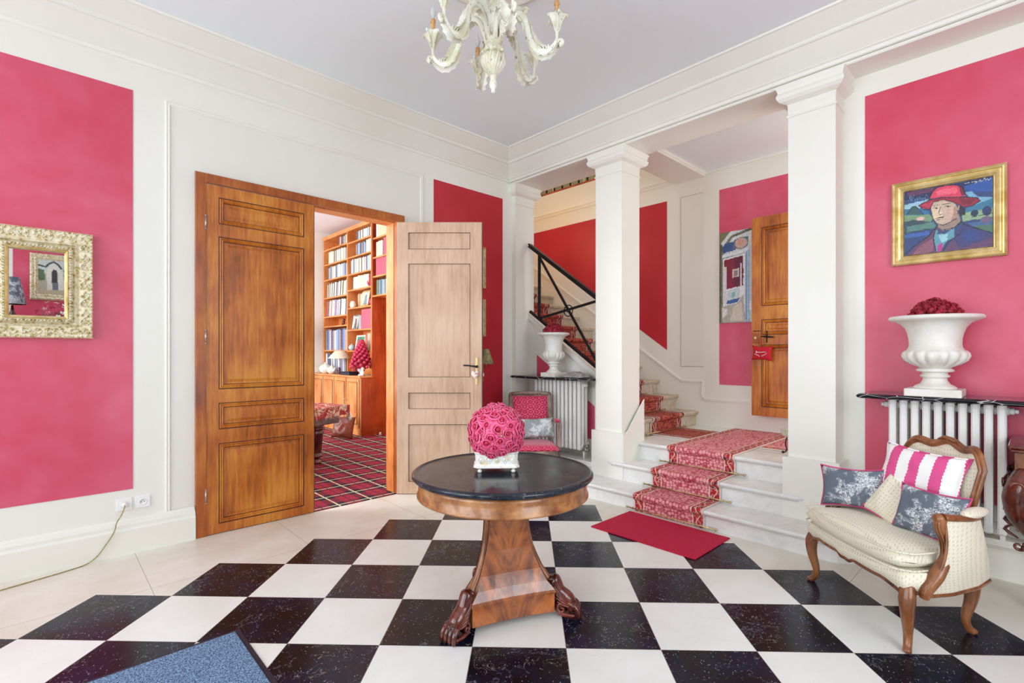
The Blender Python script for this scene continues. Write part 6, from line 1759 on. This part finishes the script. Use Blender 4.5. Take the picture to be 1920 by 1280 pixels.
use('porcelain').tube(spline([(0, .075, .10), (0, .125, .10), (0, .12, .04), (0, .075, .03)], 4), .007, 8).build('handle', parent=pt_)
cr = thing('white_tureen', 'white china tureen further left along the counter', 'tureen', (3.88, 9.22, CZ)); use('porcelain').lathe([(.05, 0), (.09, .03), (.11, .08), (.112, .10), (.09, .14), (.05, .17), (.015, .18), (.018, .20), (0, .21)], 24).build('tureen_body', parent=cr)
ps_ = thing('plate_stack', 'stack of white dishes at the far end of the counter', 'dishes', (3.88, 9.47, CZ)); m = use('porcelain')
for k in range(4): m.lathe([(.05, .028 * k), (.11, .02 + .028 * k), (.112, .024 + .028 * k), (.05, .008 + .028 * k), (0, .006 + .028 * k)], 24)
m.build('dish', parent=ps_)
gf = thing('china_figure', 'small white china figure to the right of the fruit cone', 'figurine', (3.88, 7.73, CZ)); use('porcelain').ball((0, 0, .05), .045, 12, 8, (.8, 1, 1.1)).ball((0, -.01, .12), .03, 10, 8).build('figure_body', parent=gf)

# billiard table with figured throw, cushion, and leather pillow
bt = thing('billiard_table', 'heavy dark billiard table on a fluted turned leg in the library', 'table', (2.80, 6.03, 0), radians(22.9))
# local: x left(-) of A corner, y away
use('dark_mahogany').bbox(-2.2, -.05, .05, 1.62, .50, .66, .01).build('table_frame', parent=bt)
m = use('dark_mahogany'); m.bbox(-2.25, 0, 0, 1.67, .66, .70, .012); m.build('table_bed', parent=bt)
for x, y in ((-.25, .25), (-2.0, .25), (-.25, 1.42), (-2.0, 1.42)):
    use('dark_mahogany').lathe([(.055, 0), (.065, .02), (.06, .04), (.035, .055), (.05, .07), (.082, .09), (.085, .11), (.062, .13), (.065, .14), (.085, .36), (.105, .40), (.085, .415), (.11, .43), (.11, .46), (.09, .47), (.12, .49), (.12, .50)], 48, (x, y, 0), mod=lambda a, z: 1 - (.07 * abs(sin(a * 8)) if .135 < z < .37 else 0)).build('leg', parent=bt)
th = thing('figured_throw', 'red and beige figured cloth draped over the billiard table corner', 'cloth', (2.80, 6.03, 0), radians(22.9))
m = use('tapestry')
def thf(u, v):
    x = .04 - 1.5 * u; y = -.03 + 1.5 * v; z = .722 + .012 * mnoise.noise((x * 6, y * 6, 1))
    return (x, y, z)
m.grid(thf, 30, 24)
m.grid(lambda u, v: (.04 - 1.5 * u, -.03 - .012 * sin(u * 60) * v, .722 + .012 * mnoise.noise(((.04 - 1.5 * u) * 6, -.18, 1)) - .125 * v), 60, 5)
m.grid(lambda u, v: (.04 + .012 * sin(u * 60) * v, -.03 + 1.5 * u, .722 + .012 * mnoise.noise((.24, (-.03 + 1.5 * u) * 6, 1)) - .125 * v), 60, 5)
m.build('woven_cloth', parent=th)
m = use('tapestry')
for k in range(90):
    x = .035 - 1.48 * k / 90; m.tube([(x, -.034, .60), (x + random.uniform(-.004, .004), -.036, .565)], .003, 4)
m.build('fringe', parent=th)
c1 = cushion('beige figured cushion lying on the billiard table throw', .40, .34, .14, 'toile_silver', (2.05, 6.62, .90), -20, -50, 8, None, 12)
tg = thing('fringe_tassel', 'white tassel hanging from the corner of the throw', 'tassel', (2.86, 6.06, .50)); use('porcelain').lathe([(.0, 0), (.030, .03), (.034, .07), (.018, .11), (.010, .13), (0, .14)], 12).build('tassel_body', parent=tg)
lb = thing('leather_pillow', 'chestnut leather pillow leaning against the library cupboards', 'cushion')
pillow_mesh(use('leather'), .36, .36, .13, 20, 20, .07, 6, .02).build('pillow_cover', parent=lb)
use('dark').ball((-.03, -.062, .03), .020, 8, 5, (1, .25, .8)).tube([(-.05, -.060, .03), (-.03, -.064, .055), (-.012, -.062, .05)], .006, 5).tube([(-.04, -.062, .02), (-.045, -.060, -.005)], .004, 5).tube([(-.02, -.062, .02), (-.015, -.060, -.005)], .004, 5).build('embossed_rider', parent=lb)
pose(lb, (3.50, 7.62, .19), radians(-48), radians(-14), radians(4))
fs = thing('floor_lamp', 'floor lamp with two pale shades at the far library wall', 'lamp', (3.20, 9.30, 0))
use('brass').lathe([(.14, 0), (.14, .02), (.012, .04), (.012, 1.95), (0, 1.95)], 20).build('lamp_pole', parent=fs)
use('shade').lathe([(.20, 1.62), (.10, 1.92), (.098, 1.92), (.198, 1.62)], 32).build('lamp_shade', parent=fs)
dr = thing('door_stop', 'small white china knob on the carpet near the side panel', 'door stop', (4.12, 7.57, .004)); use('porcelain').lathe([(.022, 0), (.024, .01), (.014, .02), (.02, .03), (.014, .044), (0, .048)], 16).build('knob_body', parent=dr)
ub = thing('umbrella', 'small folded dark umbrella standing against the right door jamb', 'umbrella', (2.66, 4.72, 0.004)); use('rubber').tube([(0, 0, .01), (.0, .0, .06), (0, 0, .24), (0, 0, .30)], [.006, .022, .026, .008], 10).tube([(0, 0, .30), (0, 0, .36), (.02, 0, .38), (.035, 0, .36)], .006, 6).build('umbrella_canopy', parent=ub)

# unseen wall lamp added for warm light high in the stair well
sl = thing('wall_sconce', 'added unseen warm wall lamp on the stairwell side wall hidden above the flight', 'lamp', (4.50, 5.15, 2.95))
use('brass').tube([(0, 0, 0), (.06, 0, -.03), (.12, 0, .0), (.12, 0, .05)], .008, 8).build('bracket', parent=sl)
use('shade').lathe([(.09, .05), (.055, .19), (.053, .19), (.088, .05)], 24, (.12, 0, 0)).build('lamp_shade', parent=sl)  # shade of the added unseen lamp
d = bpy.data.lights.new('added_warm_light', 'POINT'); d.energy = 16; d.color = (1.0, .55, .22); d.shadow_soft_size = .05
o = bpy.data.objects.new('added_warm_light', d); COL.objects.link(o); o.location = (4.62, 5.15, 3.17)
